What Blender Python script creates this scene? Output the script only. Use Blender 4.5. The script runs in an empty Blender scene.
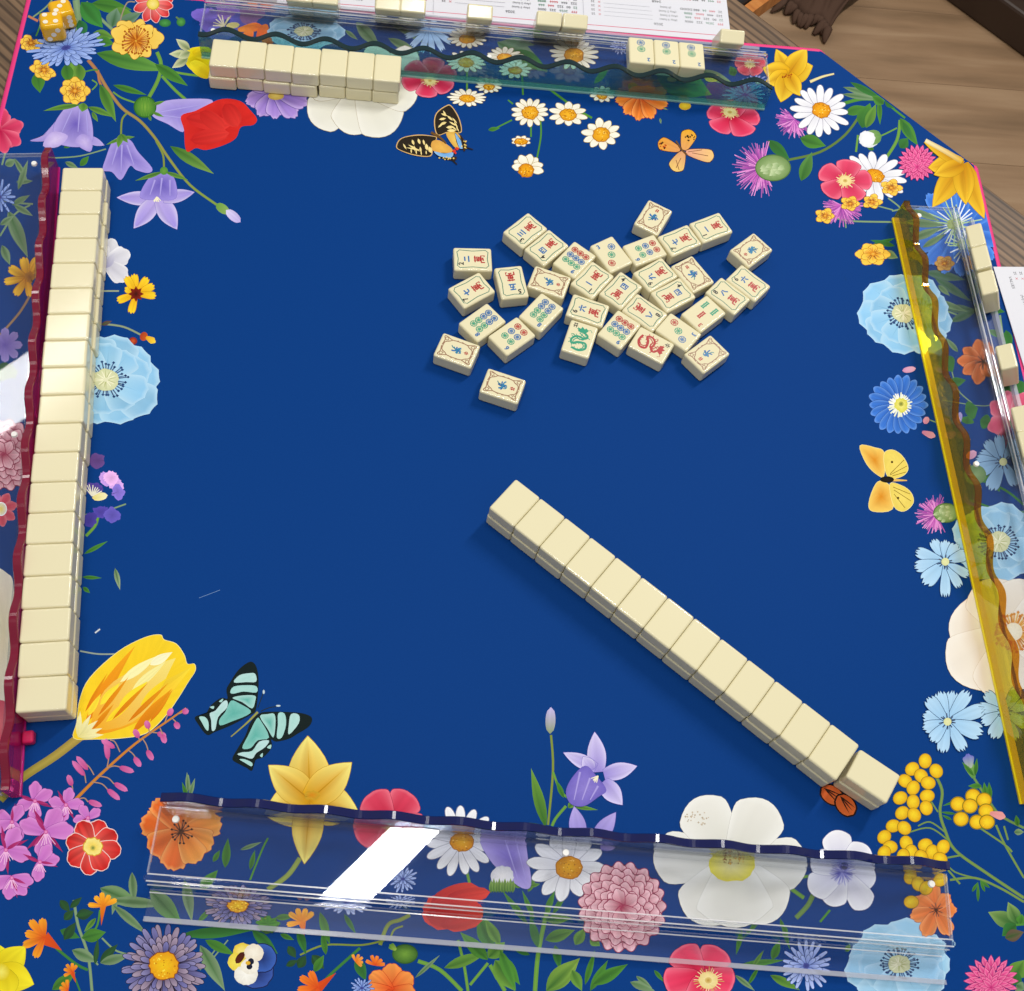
import bpy, bmesh, math, random
from mathutils import Vector, Matrix

# ------------------------------------------------------------------ camera, light, exposure
MM = 0.001
SC = bpy.context.scene
COL = SC.collection
FPX = 1128.51                                   # focal length in pixels of the 1024x991 frame
CAM = Vector((-85.056, -396.776, 725.627))      # mm, origin = middle of the mat's top surface
CF = Vector((0.102017, 0.426209, -0.898854))
CR = Vector((0.994018, -0.008248, 0.108907))
CU = Vector((-0.039003, 0.904587, 0.424501))

cam_d = bpy.data.cameras.new('camera')
cam_d.sensor_fit = 'HORIZONTAL'
cam_d.sensor_width = 36.0
cam_d.lens = 36.0 * FPX / 1024.0
cam_d.clip_start = 0.02
cam_o = bpy.data.objects.new('camera', cam_d)
COL.objects.link(cam_o)
m = Matrix((CR, CU, -CF)).transposed().to_4x4()
m.translation = CAM * MM
cam_o.matrix_world = m
SC.camera = cam_o

w = bpy.data.worlds.new('room_light')
SC.world = w
w.use_nodes = True
bg = w.node_tree.nodes['Background']
bg.inputs[0].default_value = (1.0, 0.985, 0.955, 1)
bg.inputs[1].default_value = 0.30


def strip_light(x, y, length, width, power, ang=45.0, z=2000):
    ld = bpy.data.lights.new('ceiling_strip', 'AREA')
    ld.shape = 'RECTANGLE'
    ld.size = length
    ld.size_y = width
    ld.energy = power
    ld.color = (1.0, 0.985, 0.955)
    o = bpy.data.objects.new('ceiling_strip', ld)
    o.location = (x * MM, y * MM, z * MM)
    o.rotation_euler = (0, 0, math.radians(ang))
    COL.objects.link(o)


# fluorescent strips of the ceiling, 45 degrees to the mat (parallel rows)
strip_light(-240, -210, 1.3, 0.085, 17)
strip_light(1120, 1140, 1.0, 0.1, 30)
strip_light(-985, 1230, 0.55, 0.16, 3.2)

SC.view_settings.view_transform = 'Standard'
SC.view_settings.look = 'None'
SC.view_settings.gamma = 1.0
SC.view_settings.use_curve_mapping = False
SC.view_settings.exposure = 0.17


# ------------------------------------------------------------------ helpers
def G(px, py, z=0.0):
    """photo pixel -> point (mm) on the level z of the table"""
    d = CF + CR * ((px - 512.0) / FPX) - CU * ((py - 495.5) / FPX)
    k = (z - CAM.z) / d.z
    q = CAM + d * k
    return q.x, q.y


def lin(c):
    if isinstance(c, str):
        c = [int(c[i:i + 2], 16) / 255.0 for i in (0, 2, 4)]
        return tuple(v / 12.92 if v <= 0.04045 else ((v + 0.055) / 1.055) ** 2.4 for v in c)
    return c


def mixc(a, b, t):
    return (a[0] + (b[0] - a[0]) * t, a[1] + (b[1] - a[1]) * t, a[2] + (b[2] - a[2]) * t)


def link(o, parent=None):
    COL.objects.link(o)
    if parent is not None:
        o.parent = parent
    return o


def tag(o, label=None, cat=None, group=None, kind=None):
    if label: o['label'] = label
    if cat: o['category'] = cat
    if group: o['group'] = group
    if kind: o['kind'] = kind
    return o


def empty(name, loc=(0, 0, 0), rz=0.0):
    o = bpy.data.objects.new(name, None)
    o.empty_display_size = 0.01
    o.location = loc
    o.rotation_euler = (0, 0, rz)
    COL.objects.link(o)
    return o


def mesh_of(name, verts, faces, mat=None, smooth=False, cols=None):
    me = bpy.data.meshes.new(name)
    me.from_pydata(verts, [], faces)
    if cols is not None:
        at = me.color_attributes.new('Col', 'FLOAT_COLOR', 'POINT')
        flat = []
        for c in cols:
            flat += [c[0], c[1], c[2], 1.0]
        at.data.foreach_set('color', flat)
    if mat: me.materials.append(mat)
    if smooth:
        me.polygons.foreach_set('use_smooth', [True] * len(me.polygons))
    me.update()
    return me


def bm_mesh(name, bm, mat=None, smooth=False):
    me = bpy.data.meshes.new(name)
    bm.normal_update()
    bm.to_mesh(me)
    bm.free()
    if mat: me.materials.append(mat)
    if smooth:
        me.polygons.foreach_set('use_smooth', [True] * len(me.polygons))
    return me


def obj(name, me, parent=None):
    return link(bpy.data.objects.new(name, me), parent)


def rounded_box(sx, sy, sz, r, seg=3, z0=0.0):
    """bevelled box in mm, base at z0"""
    bm = bmesh.new()
    bmesh.ops.create_cube(bm, size=1.0)
    for v in bm.verts:
        v.co = Vector((v.co.x * sx, v.co.y * sy, v.co.z * sz + sz / 2 + z0)) * MM
    bmesh.ops.bevel(bm, geom=list(bm.edges), offset=r * MM, segments=seg, profile=0.5, affect='EDGES')
    return bm


def soft_box(name, sx, sy, sz, r, mat, seg=3, z0=0.0):
    """rounded box whose flat sides stay flat: the normals only turn in the rounded edges"""
    me = bm_mesh(name, rounded_box(sx, sy, sz, r, seg, z0), mat, True)
    hx, hy, hz = (sx / 2 - r) * MM, (sy / 2 - r) * MM, (sz / 2 - r) * MM
    cz = (z0 + sz / 2) * MM
    ns = []
    for v in me.vertices:
        p = Vector((v.co.x, v.co.y, v.co.z - cz))
        q = Vector((max(-hx, min(hx, p.x)), max(-hy, min(hy, p.y)), max(-hz, min(hz, p.z))))
        d = p - q
        ns.append(d.normalized() if d.length > 1e-7 else Vector((0, 0, 1)))
    me.normals_split_custom_set_from_vertices(ns)
    return me


def bm_box(bm, x0, x1, y0, y1, z0, z1):
    vs = [bm.verts.new((x * MM, y * MM, z * MM)) for x in (x0, x1) for y in (y0, y1) for z in (z0, z1)]
    for f in ((0, 1, 3, 2), (4, 6, 7, 5), (0, 4, 5, 1), (2, 3, 7, 6), (0, 2, 6, 4), (1, 5, 7, 3)):
        bm.faces.new([vs[i] for i in f])


def extrude_profile(prof, s0, s1):
    """closed (u,z) profile swept along s; local axes: s -> x, u -> y"""
    n = len(prof)
    vs = [(s * MM, u * MM, z * MM) for s in (s0, s1) for u, z in prof]
    fs = [(i, (i + 1) % n, n + (i + 1) % n, n + i) for i in range(n)]
    fs += [tuple(range(n))[::-1], tuple(range(n, 2 * n))]
    return vs, fs


# ------------------------------------------------------------------ materials
def new_mat(name):
    mt = bpy.data.materials.new(name)
    mt.use_nodes = True
    return mt, mt.node_tree, mt.node_tree.nodes['Principled BSDF']


def plain(name, c, rough=0.5, spec=0.5, coat=0.0, metal=0.0):
    mt, nt, b = new_mat(name)
    b.inputs['Base Color'].default_value = (*lin(c), 1)
    b.inputs['Roughness'].default_value = rough
    b.inputs['Specular IOR Level'].default_value = spec
    b.inputs['Coat Weight'].default_value = coat
    b.inputs['Coat Roughness'].default_value = 0.05
    b.inputs['Metallic'].default_value = metal
    return mt


def tile_mat():
    mt, nt, b = new_mat('tile_cream')
    n = nt.nodes.new('ShaderNodeTexNoise')
    n.inputs['Scale'].default_value = 60
    r = nt.nodes.new('ShaderNodeValToRGB')
    r.color_ramp.elements[0].color = (*lin('e6dcb4'), 1)
    r.color_ramp.elements[1].color = (*lin('eae1bc'), 1)
    nt.links.new(n.outputs['Fac'], r.inputs[0])
    nt.links.new(r.outputs[0], b.inputs['Base Color'])
    b.inputs['Roughness'].default_value = 0.13
    b.inputs['Specular IOR Level'].default_value = 0.5
    return mt


def mat_blue():
    mt, nt, b = new_mat('mat_fabric')
    tc = nt.nodes.new('ShaderNodeTexCoord')
    n = nt.nodes.new('ShaderNodeTexNoise')
    n.inputs['Scale'].default_value = 900
    n.inputs['Detail'].default_value = 3
    r = nt.nodes.new('ShaderNodeValToRGB')
    r.color_ramp.elements[0].color = (*lin('03377b'), 1)
    r.color_ramp.elements[1].color = (*lin('053d84'), 1)
    bp = nt.nodes.new('ShaderNodeBump')
    bp.inputs['Strength'].default_value = 0.05
    bp.inputs['Distance'].default_value = 0.0003
    nt.links.new(tc.outputs['Object'], n.inputs['Vector'])
    nt.links.new(n.outputs['Fac'], r.inputs[0])
    nt.links.new(r.outputs[0], b.inputs['Base Color'])
    nt.links.new(n.outputs['Fac'], bp.inputs['Height'])
    nt.links.new(bp.outputs[0], b.inputs['Normal'])
    b.inputs['Roughness'].default_value = 0.62
    b.inputs['Specular IOR Level'].default_value = 0.06
    return mt


def print_mat(name, rough=0.6, spec=0.06):
    mt, nt, b = new_mat(name)
    a = nt.nodes.new('ShaderNodeAttribute')
    a.attribute_name = 'Col'
    nt.links.new(a.outputs['Color'], b.inputs['Base Color'])
    b.inputs['Roughness'].default_value = rough
    b.inputs['Specular IOR Level'].default_value = spec
    return mt


def acrylic(name, tint, rough=0.02, boost=1.0, milk=0.0, milk_c=(1, 1, 1)):
    """thin acrylic: tinted straight-through light plus a Fresnel reflection on both sides"""
    mt = bpy.data.materials.new(name)
    mt.use_nodes = True
    nt = mt.node_tree
    nt.nodes.clear()
    out = nt.nodes.new('ShaderNodeOutputMaterial')
    mix = nt.nodes.new('ShaderNodeMixShader')
    tr = nt.nodes.new('ShaderNodeBsdfTransparent')
    gl = nt.nodes.new('ShaderNodeBsdfGlossy')
    fr = nt.nodes.new('ShaderNodeFresnel')
    ge = nt.nodes.new('ShaderNodeNewGeometry')
    mx = nt.nodes.new('ShaderNodeMix')
    mx.inputs[2].default_value = 1.49 * boost
    mx.inputs[3].default_value = 1.0 / (1.49 * boost)
    nt.links.new(ge.outputs['Backfacing'], mx.inputs[0])
    nt.links.new(mx.outputs[0], fr.inputs['IOR'])
    tr.inputs[0].default_value = (*tint, 1)
    gl.inputs['Roughness'].default_value = rough
    nt.links.new(fr.outputs[0], mix.inputs[0])
    src = tr.outputs[0]
    if milk:
        df = nt.nodes.new('ShaderNodeBsdfDiffuse')
        df.inputs[0].default_value = (*milk_c, 1)
        m2 = nt.nodes.new('ShaderNodeMixShader')
        m2.inputs[0].default_value = milk
        nt.links.new(tr.outputs[0], m2.inputs[1])
        nt.links.new(df.outputs[0], m2.inputs[2])
        src = m2.outputs[0]
    nt.links.new(src, mix.inputs[1])
    nt.links.new(gl.outputs[0], mix.inputs[2])
    nt.links.new(mix.outputs[0], out.inputs[0])
    return mt


def frosted(name, c=(.9, .92, .95), fac=.5):
    """cut acrylic edge: part clear, part milky"""
    mt = bpy.data.materials.new(name)
    mt.use_nodes = True
    nt = mt.node_tree
    b = nt.nodes['Principled BSDF']
    b.inputs['Base Color'].default_value = (*c, 1)
    b.inputs['Roughness'].default_value = .12
    tr = nt.nodes.new('ShaderNodeBsdfTransparent')
    mx = nt.nodes.new('ShaderNodeMixShader')
    mx.inputs[0].default_value = fac
    nt.links.new(tr.outputs[0], mx.inputs[1])
    nt.links.new(b.outputs[0], mx.inputs[2])
    nt.links.new(mx.outputs[0], nt.nodes['Material Output'].inputs[0])
    return mt


def glass(name, tint=(1, 1, 1), rough=0.0):
    mt, nt, b = new_mat(name)
    b.inputs['Base Color'].default_value = (*tint, 1)
    b.inputs['Transmission Weight'].default_value = 1.0
    b.inputs['Roughness'].default_value = rough
    b.inputs['IOR'].default_value = 1.49
    return mt


def wood(name, c0, c1, c2, scale, stretch, rough, ang=0.0, lines=0.0, rand=0.0):
    mt, nt, b = new_mat(name)
    N = nt.nodes.new
    tc = N('ShaderNodeTexCoord')
    mp = N('ShaderNodeMapping')
    mp.inputs['Rotation'].default_value = (0, 0, ang)
    nt.links.new(tc.outputs['Object'], mp.inputs['Vector'])
    mp2 = N('ShaderNodeMapping')
    mp2.inputs['Scale'].default_value = (scale, scale * stretch, scale)
    oi = N('ShaderNodeObjectInfo')
    add = N('ShaderNodeVectorMath')
    mul = N('ShaderNodeMath'); mul.operation = 'MULTIPLY'; mul.inputs[1].default_value = 37.0 * rand
    nt.links.new(oi.outputs['Random'], mul.inputs[0])
    nt.links.new(mp.outputs[0], add.inputs[0])
    nt.links.new(mul.outputs[0], add.inputs[1])
    nt.links.new(add.outputs[0], mp2.inputs['Vector'])
    n = N('ShaderNodeTexNoise')
    n.inputs['Scale'].default_value = 1.0
    n.inputs['Detail'].default_value = 6
    n.inputs['Distortion'].default_value = 0.35
    nt.links.new(mp2.outputs[0], n.inputs['Vector'])
    r = N('ShaderNodeValToRGB')
    e = r.color_ramp.elements
    e[0].position = 0.3; e[0].color = (*lin(c0), 1)
    e[1].position = 0.72; e[1].color = (*lin(c2), 1)
    k = e.new(0.5); k.color = (*lin(c1), 1)
    nt.links.new(n.outputs['Fac'], r.inputs[0])
    src = r.outputs[0]
    if lines:
        wv = N('ShaderNodeTexWave')
        wv.bands_direction = 'Y'
        wv.inputs['Scale'].default_value = lines
        wv.inputs['Distortion'].default_value = 6.0
        wv.inputs['Detail'].default_value = 2
        wv.inputs['Detail Scale'].default_value = 0.6
        mp3 = N('ShaderNodeMapping')
        mp3.inputs['Scale'].default_value = (0.12, 1, 1)
        nt.links.new(mp.outputs[0], mp3.inputs['Vector'])
        nt.links.new(mp3.outputs[0], wv.inputs['Vector'])
        rr = N('ShaderNodeValToRGB')
        rr.color_ramp.elements[0].position = 0.05
        rr.color_ramp.elements[0].color = (0.36, 0.33, 0.30, 1)
        rr.color_ramp.elements[1].position = 0.5
        rr.color_ramp.elements[1].color = (1, 1, 1, 1)
        nt.links.new(wv.outputs['Color'], rr.inputs[0])
        mm_ = N('ShaderNodeMix'); mm_.data_type = 'RGBA'; mm_.blend_type = 'MULTIPLY'
        mm_.inputs[0].default_value = 1.0
        nt.links.new(src, mm_.inputs[6])
        nt.links.new(rr.outputs[0], mm_.inputs[7])
        src = mm_.outputs[2]
    nt.links.new(src, b.inputs['Base Color'])
    b.inputs['Roughness'].default_value = rough
    return mt


M_TILE = tile_mat()
M_MAT = mat_blue()
M_PRINT = print_mat('mat_print')
M_FACE = print_mat('tile_ink', 0.3, 0.4)
M_INK = print_mat('paper_ink', 0.7, 0.1)
M_PINK = plain('pink_thread', 'e8307c', 0.6)
M_CLEAR = acrylic('clear_acrylic', (0.965, 0.97, 0.98), 0.015)
M_GROOVE = acrylic('clear_acrylic_matt', (0.96, 0.965, 0.98), 0.4, 0.82)
M_RIDGE = glass('clear_acrylic_block', (0.97, 0.98, 1.0))
M_TABLE = wood('table_wood', '5c4733', '765c43', '8a6e52', 9, 14, 0.5, 0.0, lines=42)
M_FLOOR = wood('floor_vinyl', '7a6045', '98795a', 'ae9070', 2.2, 9, 0.5, 0.0, rand=1.0)
M_FLOORGAP = plain('floor_gap', '3a2c1f', 0.8)
M_PAPER = plain('card_paper', 'dddde4', 0.6, 0.15)
M_WHITE = plain('white_plastic', 'f2f0ea', 0.35)


# ------------------------------------------------------------------ structure: floor planks and table
FLOOR_Z = -743.0
fv, ff = [], []
bm = bmesh.new()
bm_box(bm, -4200, 5200, -1600, 4700, FLOOR_Z - 20, FLOOR_Z - 3)
floor = obj('floor', bm_mesh('floor', bm, M_FLOORGAP))
tag(floor, kind='structure')
bm = rounded_box(1219.5, 184.1, 5, .5, 1, 0)
plank_me = bm_mesh('plank', bm, M_FLOOR)
rp = random.Random(4)
for r in range(34):
    off = (r * 160 + 620) % 1220
    for c in range(8):
        p = obj('plank', plank_me, floor)
        p.location = ((-4000 + off + c * 1220 - 600) * MM, (-1500 + r * 184.6) * MM, (FLOOR_Z - 5) * MM)

TABLE_Z = -3.2
table = empty('game_table', (-.16 * .7071, -.16 * .7071, FLOOR_Z * MM), math.radians(-45))
tag(table, 'brown wood grain table under the blue flowered play mat', 'table')
bm = rounded_box(1900, 1290, 26, 2.5, 2, TABLE_Z - 26 - FLOOR_Z)
top = obj('tabletop', bm_mesh('tabletop', bm, M_TABLE), table)
bm = bmesh.new()
for s in (-1, 1):
    bm_box(bm, -820, 820, s * 560 - 10, s * 560 + 10, 600, TABLE_Z - 26 - FLOOR_Z - .2)
obj('apron', bm_mesh('apron', bm, M_TABLE), table)
for sx in (-1, 1):
    for sy in (-1, 1):
        bm = rounded_box(60, 60, TABLE_Z - 26 - FLOOR_Z - .2, 4, 2)
        lg = obj('leg', bm_mesh('leg', bm, M_TABLE), table)
        lg.location = (sx * 0.86, sy * 0.56, 0)

# ------------------------------------------------------------------ the play mat
HALF, CUT = 410.6, 127.4        # CUT: how much of the far corner hangs over the table edge


def mat_outline(h, r=12):
    """square with rounded corners, open at the far right corner where the mat folds down"""
    pts = [(h, 2 * HALF - CUT - h)]
    for cx, cy, a0 in ((h, -h, 0), (-h, -h, -90), (-h, h, -180)):
        sx, sy = math.copysign(1, cx), math.copysign(1, cy)
        for k in range(6):
            a = math.radians(a0 - 18 * k)
            pts.append((cx - sx * r + r * math.cos(a), cy - sy * r + r * math.sin(a)))
    pts.append((2 * HALF - CUT - h, h))
    return pts[::-1]


play_mat = empty('play_mat', (0, 0, 0))
tag(play_mat, 'royal blue square play mat printed with garden flowers and butterflies, pink stitched edge', 'mat')
oc = mat_outline(HALF - 1.5)[::-1]
n = len(oc)
vs = [(x * MM, y * MM, 0) for x, y in oc] + [(x * MM, y * MM, -3 * MM) for x, y in oc]
fs = [tuple(range(n))[::-1], tuple(range(n, 2 * n))] + [(i, (i + 1) % n, n + (i + 1) % n, n + i) for i in range(n)]
obj('mat_fabric', mesh_of('mat_fabric', vs, fs, M_MAT), play_mat)

# the far corner hangs down over the table edge
FOLD = (2 * HALF - CUT) / math.sqrt(2)


def flap_pt(d, off):
    """d = distance past the fold, off = outward offset -> (n, z)"""
    r = 4.0 + off
    L = 4.0 * math.pi / 2 * .95
    if d < L:
        t = d / L * math.pi / 2 * .95
        return FOLD + r * math.sin(t), -4.0 + r * math.cos(t)
    t = math.pi / 2 * .95
    return FOLD + r * math.sin(t) + (d - L) * math.cos(t), -4.0 + r * math.cos(t) - (d - L) * math.sin(t)


q2 = math.sqrt(.5)
HW = CUT * q2
vs, fs = [], []
ds = [0, 1.5, 3, 4.5, 6.2, 20, 45, 70, HW - 3]
for d in ds:
    for off in (0, -3):
        nn, z = flap_pt(d, off)
        for sgn in (-1, 1):
            tt = sgn * (HW - d - 1)
            vs.append(((nn * q2 - tt * q2) * MM, (nn * q2 + tt * q2) * MM, z * MM))
for i in range(len(ds) - 1):
    b = 4 * i
    fs += [(b, b + 4, b + 5, b + 1), (b + 2, b + 3, b + 7, b + 6), (b, b + 2, b + 6, b + 4), (b + 1, b + 5, b + 7, b + 3)]
fs.append((len(vs) - 4, len(vs) - 2, len(vs) - 1, len(vs) - 3))
obj('hanging_corner', mesh_of('hanging_corner', vs, fs, M_MAT), play_mat)


def stitched_edge():
    path = [Vector((x, y, -1.35)) for x, y in mat_outline(HALF)]
    fold = []
    for d in [HW * .97, 70, 45, 20, 6.2, 4.5, 3, 1.5, .4]:
        nn, z = flap_pt(d, -1.4)
        fold.append((nn, HW - d, z))
    one = [Vector((nn * q2 - tt * q2, nn * q2 + tt * q2, z)) for nn, tt, z in fold]
    two = [Vector((nn * q2 + tt * q2, nn * q2 - tt * q2, z)) for nn, tt, z in fold]
    path = one + path + two[::-1]
    fine = []
    for i in range(len(path) - 1):
        a, b = path[i], path[i + 1]
        k = max(1, int((b - a).length / 1.1))
        for j in range(k):
            fine.append(a.lerp(b, j / k))
    vs, fs = [], []
    nf = len(fine)
    sec = 8
    for i, p in enumerate(fine):
        t = (fine[min(i + 1, nf - 1)] - fine[max(i - 1, 0)]).normalized()
        side = t.cross(Vector((0, 0, 1)))
        if side.length < .3:
            side = Vector((q2, q2, 0))
        side.normalize()
        if abs(t.z) > .5:
            side = t.cross(Vector((q2, q2, 0))).normalized()
        up = side.cross(t)
        g = 1.0 if i % 2 else 0.88
        for k in range(sec):
            a = 2 * math.pi * k / sec
            q = p + side * math.cos(a) * 2.9 * g + up * math.sin(a) * 1.75 * g
            vs.append(q * MM)
    for i in range(nf - 1):
        for k in range(sec):
            fs.append((i * sec + k, i * sec + sec + k, i * sec + sec + (k + 1) % sec, i * sec + (k + 1) % sec))
    return mesh_of('stitched_edge', [tuple(v) for v in vs], fs, M_PINK, True)


tag(obj('stitched_edge', stitched_edge(), play_mat), 'pink overlocked thread edge')

# ------------------------------------------------------------------ the printed picture of the mat
# flat ink: every motif is a part of the mat, laid out on its surface
def smooth_closed(pts, k=4):
    n = len(pts)
    out = []
    for i in range(n):
        p0, p1, p2, p3 = pts[i - 1], pts[i], pts[(i + 1) % n], pts[(i + 2) % n]
        for j in range(k):
            t = j / k
            out.append(tuple(0.5 * (2 * p1[a] + (p2[a] - p0[a]) * t + (2 * p0[a] - 5 * p1[a] + 4 * p2[a] - p3[a]) * t * t
                                    + (3 * p1[a] - p0[a] - 3 * p2[a] + p3[a]) * t ** 3) for a in (0, 1)))
    return out


def smooth_open(pts, k=5):
    n = len(pts)
    if n == 2:
        k = 3
    out = []
    for i in range(n - 1):
        p0, p1, p2, p3 = pts[max(i - 1, 0)], pts[i], pts[i + 1], pts[min(i + 2, n - 1)]
        for j in range(k):
            t = j / k
            out.append(tuple(0.5 * (2 * p1[a] + (p2[a] - p0[a]) * t + (2 * p0[a] - 5 * p1[a] + 4 * p2[a] - p3[a]) * t * t
                                    + (3 * p1[a] - p0[a] - 3 * p2[a] + p3[a]) * t ** 3) for a in (0, 1)))
    out.append(pts[-1])
    return out


PLACED = []          # (x0,y0,x1,y1,ztop) of earlier motifs


class Ink:
    """collects coloured flat shapes in photo pixels; build() lays them on the mat"""
    def __init__(self, seed=1):
        self.v, self.f, self.c, self.l = [], [], [], []
        self.layer = 0
        self.xf = None
        self.r = random.Random(seed)

    def at(self, x, y, sx=1, sy=1, rot=0):
        self.xf = (x, y, sx, sy, math.radians(rot))
        return self

    def T(self, x, y):
        if self.xf is None:
            return (x, y)
        cx, cy, sx, sy, ro = self.xf
        x, y = x * sx, y * sy
        return (cx + x * math.cos(ro) + y * math.sin(ro), cy - x * math.sin(ro) + y * math.cos(ro))

    def add(self, verts, cols, faces):
        b = len(self.v)
        for (x, y), c in zip(verts, cols):
            self.v.append(self.T(x, y)); self.c.append(c); self.l.append(self.layer)
        self.f += [tuple(b + i for i in q) for q in faces]
        self.layer += 1
        return self

    def blob(self, pts, c_in, c_out, center=None, k=4, ol=None, olw=1.0, pw=1.0, jit=0.0, rings=4):
        c_in, c_out = lin(c_in), lin(c_out)
        q = smooth_closed(pts, k) if k > 1 else list(pts)
        if jit:
            q = [(x + self.r.uniform(-jit, jit), y + self.r.uniform(-jit, jit)) for x, y in q]
        if center is None:
            center = (sum(p[0] for p in q) / len(q), sum(p[1] for p in q) / len(q))
        cx, cy = center
        n = len(q)
        if ol:
            o = lin(ol)
            big = []
            for x, y in q:
                d = math.hypot(x - cx, y - cy) or 1
                big.append((x + (x - cx) / d * olw, y + (y - cy) / d * olw))
            self.add([center] + big, [o] * (n + 1), [(0, 1 + i, 1 + (i + 1) % n) for i in range(n)])
        vs, cs, fs = [center], [c_in], []
        for r in range(1, rings + 1):
            t = r / rings
            for i, (x, y) in enumerate(q):
                vs.append((cx + (x - cx) * t, cy + (y - cy) * t))
                sh = 1 + self.r.uniform(-.05, .05)
                cc = mixc(c_in, c_out, t ** pw)
                cs.append(tuple(min(1, v * sh) for v in cc))
        for i in range(n):
            j = (i + 1) % n
            fs.append((0, 1 + i, 1 + j))
            for r in range(rings - 1):
                a = 1 + r * n
                fs.append((a + i, a + n + i, a + n + j, a + j))
        return self.add(vs, cs, fs)

    def petal(self, x, y, ang, L, W, c0, c1, ce=None, shape='oval', r0=0.0, ol=None, olw=0.8, streak=0.08, bend=0.0, nl=7, nw=4, notch=0.0, mid=None):
        c0, c1 = lin(c0), lin(c1)
        ce = lin(ce) if ce else None
        mid = lin(mid) if mid else None
        a = math.radians(ang)
        if W > 12:
            nl, nw = max(nl, 9), max(nw, 8)
        elif W > 6:
            nl, nw = max(nl, 7), max(nw, 5)
        st = [1 + self.r.uniform(-streak, streak) for _ in range(nw + 1)]

        def wid(t):
            if shape == 'oval': return math.sqrt(max(0, 1 - (2 * t - 1) ** 2))
            if shape == 'spoon': return (0.26 + 0.74 * t ** 0.75) * (1 - .5 * t ** 5)
            if shape == 'broad': return (0.2 + 0.8 * t ** 0.6) * (1 - .22 * t ** 6)
            if shape == 'lance': return math.sin(math.pi * t ** 0.8) ** 1.1 if 0 < t < 1 else 0.0
            if shape == 'tip': return (0.35 + 0.65 * math.sin(math.pi * min(1, t * 0.75 + .12))) * (1 - t ** 3) ** 0.8
            if shape == 'fan': return 0.2 + 0.8 * t
            return 1 - t

        def grid(gw, gl, flat=None):
            vs, cs = [], []
            for i in range(nl + 1):
                t = i / nl
                for j in range(nw + 1):
                    s = 2 * j / nw - 1
                    d = r0 + t * L
                    if notch:
                        d -= notch * L * t * (1 - abs(s)) if notch > 0 else -notch * L * t * (abs(math.sin(3 * math.pi * (s + 1) / 2)) - 1)
                    if shape == 'spoon':
                        d -= min(.22 * W, .3 * L) * t ** 3 * s * s
                    if shape == 'broad':
                        d -= min(.2 * W, .26 * L) * t ** 3 * s * s
                    d = d + (gl * (2 * t - 1) if flat else 0)
                    wv = s * (wid(t) * W / 2 + gw)
                    b = bend * math.sin(math.pi * t * .5)
                    px = d * math.cos(a) - (wv + b) * math.sin(a)
                    py = -(d * math.sin(a) + (wv + b) * math.cos(a))
                    vs.append((x + px, y + py))
                    if flat:
                        cs.append(flat)
                    else:
                        cc = mixc(c0, c1, t)
                        if mid: cc = mixc(cc, mid, max(0, 1 - abs(s) * 1.6) * (1 - t) ** .5 * .9)
                        if ce: cc = mixc(cc, ce, (abs(s) ** 3) * 0.85 * min(1, t * 2 + .2) if t < .95 else 0.85)
                        cs.append(tuple(min(1, v * st[j]) for v in cc))
            fs = [(i * (nw + 1) + j, i * (nw + 1) + j + 1, (i + 1) * (nw + 1) + j + 1, (i + 1) * (nw + 1) + j) for i in range(nl) for j in range(nw)]
            return vs, cs, fs
        if ol:
            self.add(*grid(olw, olw, lin(ol)))
        return self.add(*grid(0, 0))

    def stem(self, pts, w0, c, w1=None, c1=None, k=5):
        c = lin(c); c1 = lin(c1) if c1 else c
        w1 = w0 if w1 is None else w1
        q = smooth_open(pts, k)
        n = len(q)
        vs, cs, fs = [], [], []
        hi = mixc(c, (1, 1, .8), .12)
        for i, (x, y) in enumerate(q):
            a = q[max(i - 1, 0)]; b = q[min(i + 1, n - 1)]
            dx, dy = b[0] - a[0], b[1] - a[1]
            d = math.hypot(dx, dy) or 1
            t = i / (n - 1)
            ww = (w0 + (w1 - w0) * t) / 2
            cc = mixc(c, c1, t)
            for s, sh in ((-1, .8), (0, 1.12), (1, .8)):
                vs.append((x - dy / d * ww * s, y + dx / d * ww * s))
                cs.append(tuple(min(1, v * sh) for v in cc))
        for i in range(n - 1):
            for s in (0, 1):
                fs.append((i * 3 + s, i * 3 + s + 1, i * 3 + s + 4, i * 3 + s + 3))
        return self.add(vs, cs, fs)

    def leaf(self, p, q, W, c='4e8a35', c1=None, bend=0.0, vein='2f5f2a'):
        dx, dy = q[0] - p[0], q[1] - p[1]
        L = math.hypot(dx, dy)
        ang = math.degrees(math.atan2(-dy, dx))
        c1 = c1 or c
        lc = lin(c)
        self.petal(p[0], p[1], ang, L, W * (1.25 if W > 6 else 1.1), tuple(v * .75 for v in lc), c1, shape='lance', bend=bend, mid=vein, streak=.14)
        return self

    def disc(self, x, y, rx, ry, c0, c1, n=14, jit=0.0, ol=None, pw=1.0):
        pts = [(x + rx * math.cos(2 * math.pi * i / n), y + ry * math.sin(2 * math.pi * i / n)) for i in range(n)]
        return self.blob(pts, c0, c1, (x, y), k=2, jit=jit, ol=ol, pw=pw)

    def dots(self, x, y, rx, ry, n, cs, size=.8, inner=0.0):
        for _ in range(n):
            a = self.r.uniform(0, 2 * math.pi)
            d = math.sqrt(self.r.uniform(inner * inner, 1))
            px, py = x + rx * d * math.cos(a), y + ry * d * math.sin(a)
            c = lin(self.r.choice(cs))
            s = size * self.r.uniform(.7, 1.3)
            self.add([(px - s, py), (px, py - s), (px + s, py), (px, py + s)], [c] * 4, [(0, 1, 2, 3)])
        return self

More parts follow.
